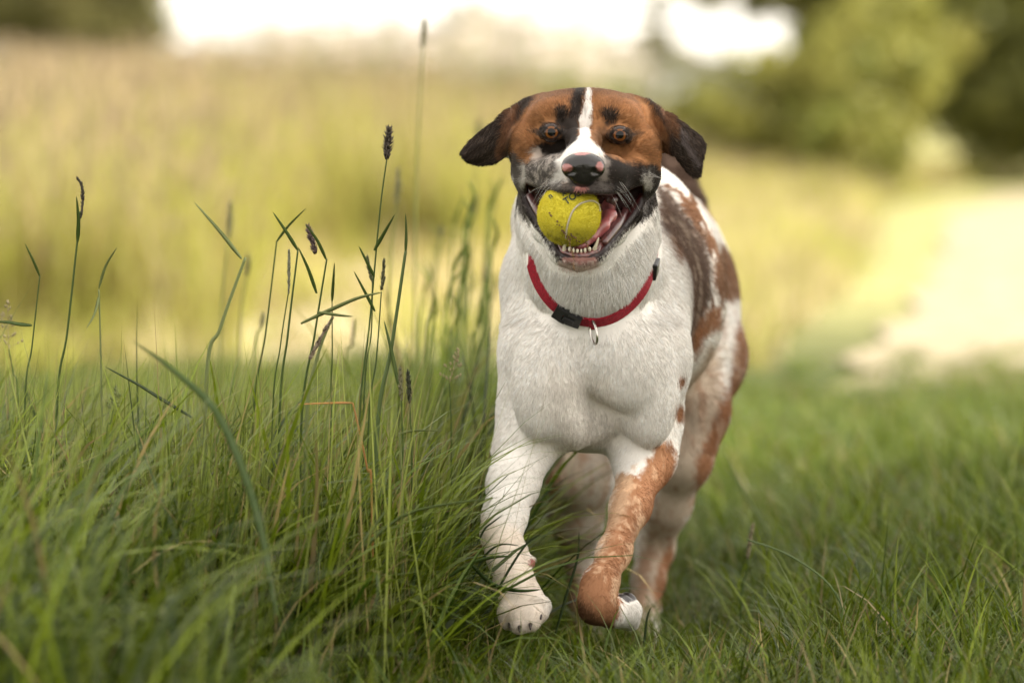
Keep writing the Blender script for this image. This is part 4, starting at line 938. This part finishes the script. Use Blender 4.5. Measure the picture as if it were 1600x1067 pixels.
def spike(pts_, r, colr, n=90, fuzz=1.0):
    P = spline(pts_, 40); V, Fc = tube(P, r * .55 * np.sin(np.linspace(.35, math.pi - .2, 40)) ** .5, 7); V = list(V)
    ax = P[-1] - P[0]; ax /= np.linalg.norm(ax)
    for i in range(n):
        f = rng.random(); q = P[int(f * 39)]; prof = math.sin(.35 + f * (math.pi - .55)) ** .6; a = rng.uniform(0, 6.28); e1_ = np.cross(ax, [0, 1, .1]); e1_ /= np.linalg.norm(e1_); e2_ = np.cross(ax, e1_)
        rd = e1_ * math.cos(a) + e2_ * math.sin(a); b0 = q + rd * r * .4 * prof; tp = q + rd * r * prof * rng.uniform(.85, 1.35 * fuzz) + ax * r * rng.uniform(.5, 1.6); sd = np.cross(rd, ax) * r * .28
        o = len(V); V += [b0 - sd, b0 + sd, b0 - ax * r * .4 + rd * r * .2, tp]; Fc += [(o, o + 1, o + 3), (o + 1, o + 2, o + 3), (o + 2, o, o + 3), (o, o + 2, o + 1)]
    return V, Fc
def panicle(p0, p1, spread, n=26):
    p0, p1 = np.array(p0), np.array(p1); out = [tube(spline([p0, (p0 + p1) / 2, p1], 8), .0004, 4)]
    for i in range(n):
        f = rng.random() ** .8; b = p0 + (p1 - p0) * f; L = spread * (1.1 - f) * rng.uniform(.5, 1); a = rng.uniform(0, 6.28); e = b + np.array([math.cos(a), math.sin(a) * .6, .5]) * L
        out.append(tube([b, e], .00022, 3))
        for k in range(3):
            g = b + (e - b) * rng.uniform(.5, 1.05); out.append(sphere(g, np.array([.0009, .0009, .0020]), 5, 4))
    return join(out)
GRN = (.055, .09, .018); DGR = (.028, .045, .014); PGR = (.16, .19, .07); SEED = (.075, .062, .045); BRN = (.35, .17, .05); STR = (.33, .28, .15)
def plant(stem, Y, label, r=.0013, leaves=(), head=None, group=None, colr=GRN, name='meadow_plant', scol=SEED, cat='grass stem'):
    pp = [c(x, y, Y) for x, y in stem]; b = pp[0].copy(); b[2] = float(ground_z(b[0], b[1])) - .01; b[0] = pp[0][0] - (pp[-1][0] - pp[0][0]) * .12
    t = empty(name, b, label, cat, group); t['kind'] = 'thing'; P = spline([b] + pp, 30)
    V, Fc = tube(P, np.linspace(r * 1.2, r * .7, 30), 7); keep(mesh_obj('stalk', V, Fc, m_stem, None, np.tile(colr, (len(V), 1))), t)
    for L in leaves:
        w, pl = L[0], L[1:]; V, Fc = leaf_ribbon([c(x, y, Y + (i * .008 if len(L) % 2 else -i * .008)) for i, (x, y) in enumerate(pl)], w); keep(mesh_obj('leaf', V, Fc, m_stem, None, np.tile(np.array(colr) * 1.1, (len(V), 1))), t)
    if head:
        kind, rr_, hp = head[0], head[1], head[2:]
        if kind == 'spike': V, Fc = spike([c(x, y, Y) for x, y in hp], rr_, scol)
        elif kind == 'fuzz': V, Fc = spike([c(x, y, Y) for x, y in hp], rr_, scol, 150, 1.5)
        else: V, Fc = panicle(c(*hp[0], Y), c(*hp[1], Y), rr_)
        keep(mesh_obj('seed_head', V, Fc, m_stem, None, np.array(scol) * rng.uniform(.7, 1.3, (len(V), 1))), t)
    return t
G1 = 'tall grass stems standing out of the left verge'
plant([(88, 640), (105, 520), (122, 375), (127, 330)], 4.22, 'tall green stem with hooked dark seed head, second from the left edge', leaves=[(.0045, (122, 378), (124, 345), (121, 306))], head=('spike', .0026, (128, 340), (131, 310), (129, 288), (122, 279)), group=G1)
plant([(38, 640), (50, 540), (63, 430)], 4.2, 'thin bent stem nearest the left edge, without seed head', r=.0010, leaves=[(.0028, (63, 431), (52, 405), (40, 380))], group=G1)
plant([(158, 640), (157, 540), (155, 452)], 4.24, 'pale upright stem with two bent leaves right of the hooked seed head', r=.0012, leaves=[(.0030, (155, 450), (166, 415), (184, 386)), (.0032, (155, 462), (148, 490), (135, 513))], colr=PGR, group=G1)
plant([(322, 600), (345, 510), (384, 402)], 4.12, 'thick leaning stem with broken white top and one long leaf to the left', r=.0022, leaves=[(.0044, (378, 404), (345, 362), (304, 315))], colr=PGR, group=G1)
plant([(395, 660), (415, 520), (433, 376)], 4.30, 'slim stem ending in a leaf that slants up to the right', r=.0012, leaves=[(.0030, (433, 377), (452, 352), (479, 325))], group=G1)
plant([(436, 660), (450, 520), (466, 390)], 4.16, 'stem with narrow grey spike left and a leaf slanting up to the left', r=.0014, leaves=[(.0040, (466, 391), (448, 362), (427, 331))], group=G1)
plant([(425, 660), (438, 540), (451, 456)], 4.18, 'short stem carrying a slim silvery green spike', r=.0009, head=('spike', .0024, (451, 458), (452, 420), (452, 389)), scol=(.22, .22, .15), group=G1)
plant([(470, 670), (492, 520), (511, 404)], 4.20, 'stem with purple fluffy tuft and two leaves', r=.0014, leaves=[(.0036, (510, 405), (496, 375), (478, 350)), (.0040, (495, 458), (482, 420), (466, 385))], head=('fuzz', .0036, (493, 395), (487, 372), (482, 352)), scol=(.16, .11, .10), group=G1)
plant([(560, 680), (578, 500), (594, 330), (605, 248)], 4.20, 'tallest stem in the middle of the verge, topped by a ragged dark seed head', r=.0011, leaves=[(.0042, (585, 391), (600, 365), (617, 335)), (.0036, (585, 432), (573, 408), (561, 384)), (.0036, (586, 486), (570, 455), (553, 423))], head=('fuzz', .0042, (605, 247), (607, 222), (609, 199)), scol=(.10, .08, .06), group=G1)
plant([(575, 680), (588, 560), (596, 455)], 4.22, 'stem with a plump green seed spike beside the tallest stem', r=.0010, head=('spike', .0030, (596, 453), (599, 430), (600, 406)), scol=(.12, .12, .06), group=G1)
plant([(568, 640), (580, 520), (582, 440)], 4.24, 'stem with slim spike leaning left close to the tallest stem', r=.0010, head=('spike', .0026, (582, 440), (577, 420), (574, 400)), scol=(.12, .13, .06), group=G1)
plant([(588, 690), (612, 540), (634, 392)], 4.18, 'sturdy stem ending in an upright pointed leaf', r=.0024, leaves=[(.0034, (634, 393), (635, 365), (634, 333)), (.0045, (622, 600), (612, 550), (600, 500))], colr=(.09, .13, .04), group=G1)
plant([(517, 640), (519, 560), (519, 470)], 4.26, 'thin stem with a single dark leaf pointing up left of the tallest stem', r=.0009, leaves=[(.0036, (519, 470), (521, 440), (523, 410))], group=G1)
plant([(478, 670), (495, 560), (520, 494)], 4.10, 'leaning stem with frayed brown sheath and long drooping leaf to the right', r=.0020, leaves=[(.0050, (470, 505), (520, 482), (560, 465), (598, 456)), (.0036, (497, 487), (530, 492), (552, 494))], head=('spike', .0034, (484, 560), (500, 530), (521, 494)), scol=(.22, .17, .12), colr=PGR, group=G1)
plant([(643, 720), (641, 660), (640, 628)], 4.14, 'stem with short dark bottle-brush seed head right of the sturdy stem', r=.0009, head=('spike', .0034, (640, 628), (639, 604), (637, 581)), scol=(.045, .05, .025), group=G1)
plant([(629, 720), (628, 660), (627, 620)], 4.10, 'blurred stem with pale spike just left of the dark bottle-brush head', r=.0010, head=('spike', .0030, (627, 625), (626, 600), (625, 576)), scol=(.16, .15, .08), group=G1)
plant([(705, 700), (704, 640), (702, 598)], 4.32, 'stem with drooping pale panicle close to the dog shoulder', r=.0009, head=('panicle', .016, (702, 600), (716, 545)), scol=STR, group=G1)
plant([(580, 770), (574, 735), (565, 690), (551, 629)], 4.06, 'orange brown dry stem bent sharply to the left', r=.0012, leaves=[(.0024, (551, 629), (520, 629), (464, 631))], colr=BRN, name='dry_meadow_plant', group=G1)
plant([(628, 800), (626, 720), (624, 675)], 4.05, 'pale straight stalk with a small flat leaf, in front of the verge', r=.0015, leaves=[(.0028, (624, 677), (650, 672), (692, 672))], colr=PGR, group=G1)
plant([(28, 640), (20, 580), (14, 545)], 4.35, 'blurred stem with loose panicle at the left edge', r=.0009, head=('panicle', .020, (14, 560), (12, 470)), scol=STR, group=G1)
plant([(165, 700), (172, 660), (176, 640)], 4.16, 'short stem with small green panicle low on the left', r=.0009, head=('panicle', .012, (176, 645), (182, 602)), scol=PGR, group=G1)
LB = ['very tall blurred stem reaching almost to the sky left of the dog', 'blurred spike close to the right of the tallest dark seed head', 'blurred spike above the broken white stem top', 'blurred spike just right of the broken white stem top', 'blurred dark spike directly under the ear on the left', 'blurred spike below the ear on the left, left of the neck', 'blurred spike beside the neck of the dog at collar height', 'blurred spike midway between the tallest stem and the dog', 'blurred spike left of the collar, lowest in its clump', 'blurred spike touching the edge of the neck of the dog', 'short blurred stem under the fan of leaves of the tallest stem', 'short blurred stem between the two leaning stems in the left verge']
for k, (x, y0, y1, Y, w) in enumerate(((663, 75, 30, 5.3, .006), (622, 320, 266, 5.1, .006), (360, 372, 318, 5.2, .006), (388, 430, 398, 5.2, .005), (748, 232, 190, 6.0, .007), (742, 340, 305, 5.8, .006), (757, 440, 415, 5.4, .005), (690, 370, 355, 5.6, .005), (728, 420, 390, 5.7, .005), (771, 330, 300, 6.0, .005), (552, 540, 500, 4.9, .004), (410, 510, 490, 4.8, .004))):
    plant([(x - 14, (640 + y0) / 2), (x - 2, y0)], Y, LB[k], r=.0016, head=('spike', w * .8, (x - 2, y0), (x, (y0 + y1) / 2), (x + 1, y1)), scol=(.22, .21, .10), group='blurred stems behind the verge', colr=(.20, .23, .07))
for k in range(26):
    x = rng.uniform(655, 782); y = rng.uniform(330, 540) - (x - 655) * .25; Y = rng.uniform(4.9, 5.9)
    plant([(x - 7, (640 + y) / 2), (x, y)], Y, 'blurred green stem in the soft tuft behind the shoulder of the dog', r=.0018, leaves=[(.005, (x, y), (x + 8, y - 25), (x + rng.uniform(-12, 26), y - 50))], group='stems of the soft tuft beside the dog', colr=(.17, .22, .05))
plant([(1160, 930), (1168, 895), (1170, 872)], 4.5, 'short stem with pale tipped seed spike right of the dog', r=.0010, head=('spike', .0032, (1169, 872), (1173, 845), (1178, 818)), scol=(.20, .17, .10), group='single stems right of the dog')
plant([(1345, 1050), (1310, 930), (1240, 870), (1168, 842)], 4.3, 'long arching blade curving over to the left, right of the dog', r=.0012, colr=(.10, .15, .05), group='single stems right of the dog', name='arching_meadow_plant', cat='grass blade')
# broad single blades in front of the verge and of the fore paw
def bladeobj(pts_, w, label, colr=GRN, grp='broad blades in front of the dog and verge'):
    P = [c(*q) for q in pts_]; V, Fc = leaf_ribbon(P, w, fold=.15); b = P[0]; o = mesh_obj('broad_leaved_plant', np.array(V), Fc, m_stem, None, np.tile(colr, (len(V), 1)))
    tag(o, label, 'grass blade', grp, 'thing')
bladeobj([(430, 960, 3.65), (400, 800, 3.66), (345, 655, 3.68), (285, 590, 3.70), (205, 530, 3.72)], .0085, 'broad blurred blade arching from low centre up to the left', (.075, .12, .035))
bladeobj([(738, 905, 4.09), (757, 868, 4.09), (782, 850, 4.09), (812, 852, 4.09)], .0030, 'dark thin blade bent across the wrist of the reaching leg', DGR)
bladeobj([(770, 935, 4.08), (795, 890, 4.08), (822, 850, 4.08), (847, 832, 4.08)], .0032, 'dark blade slanting up across the reaching leg', DGR)
bladeobj([(735, 880, 4.06), (770, 912, 4.07), (810, 922, 4.07), (846, 920, 4.07)], .0058, 'wide green blade lying across the reaching paw', (.05, .085, .02))
bladeobj([(745, 850, 4.07), (757, 826, 4.07), (770, 815, 4.07), (786, 803, 4.07)], .0026, 'small dark tip crossing the edge of the reaching leg', DGR)
bladeobj([(700, 900, 4.08), (735, 880, 4.08), (768, 870, 4.08), (800, 868, 4.08)], .0055, 'flat blade pointing at the wrist of the reaching leg from the left', (.06, .10, .02))
bladeobj([(600, 800, 3.95), (560, 860, 3.95), (640, 800, 3.95), (780, 776, 3.95)], .0050, 'long pale blade bowed low in front of the verge', (.12, .16, .05))
bladeobj([(868, 990, 4.3), (885, 930, 4.3), (903, 870, 4.3), (905, 828, 4.3)], .0038, 'dark upright blade before the hind leg', DGR)
bladeobj([(1003, 1050, 4.2), (1008, 1000, 4.2), (1012, 965, 4.2), (1018, 948, 4.2)], .0032, 'dark blade standing in front of the hind paw', DGR)
bladeobj([(1240, 900, 5.0), (1200, 830, 5.0), (1160, 760, 5.02), (1133, 705, 5.05)], .0060, 'blurred broad blade leaning left behind the right grass', (.11, .15, .04))
bladeobj([(50, 508, 4.2), (30, 506, 4.2), (12, 503, 4.2), (-12, 502, 4.2)], .0045, 'short level blade cut by the left edge', GRN)
bladeobj([(300, 652, 4.15), (255, 625, 4.15), (215, 600, 4.15), (163, 572, 4.15)], .0042, 'dark blade falling to the right in the left verge', DGR)
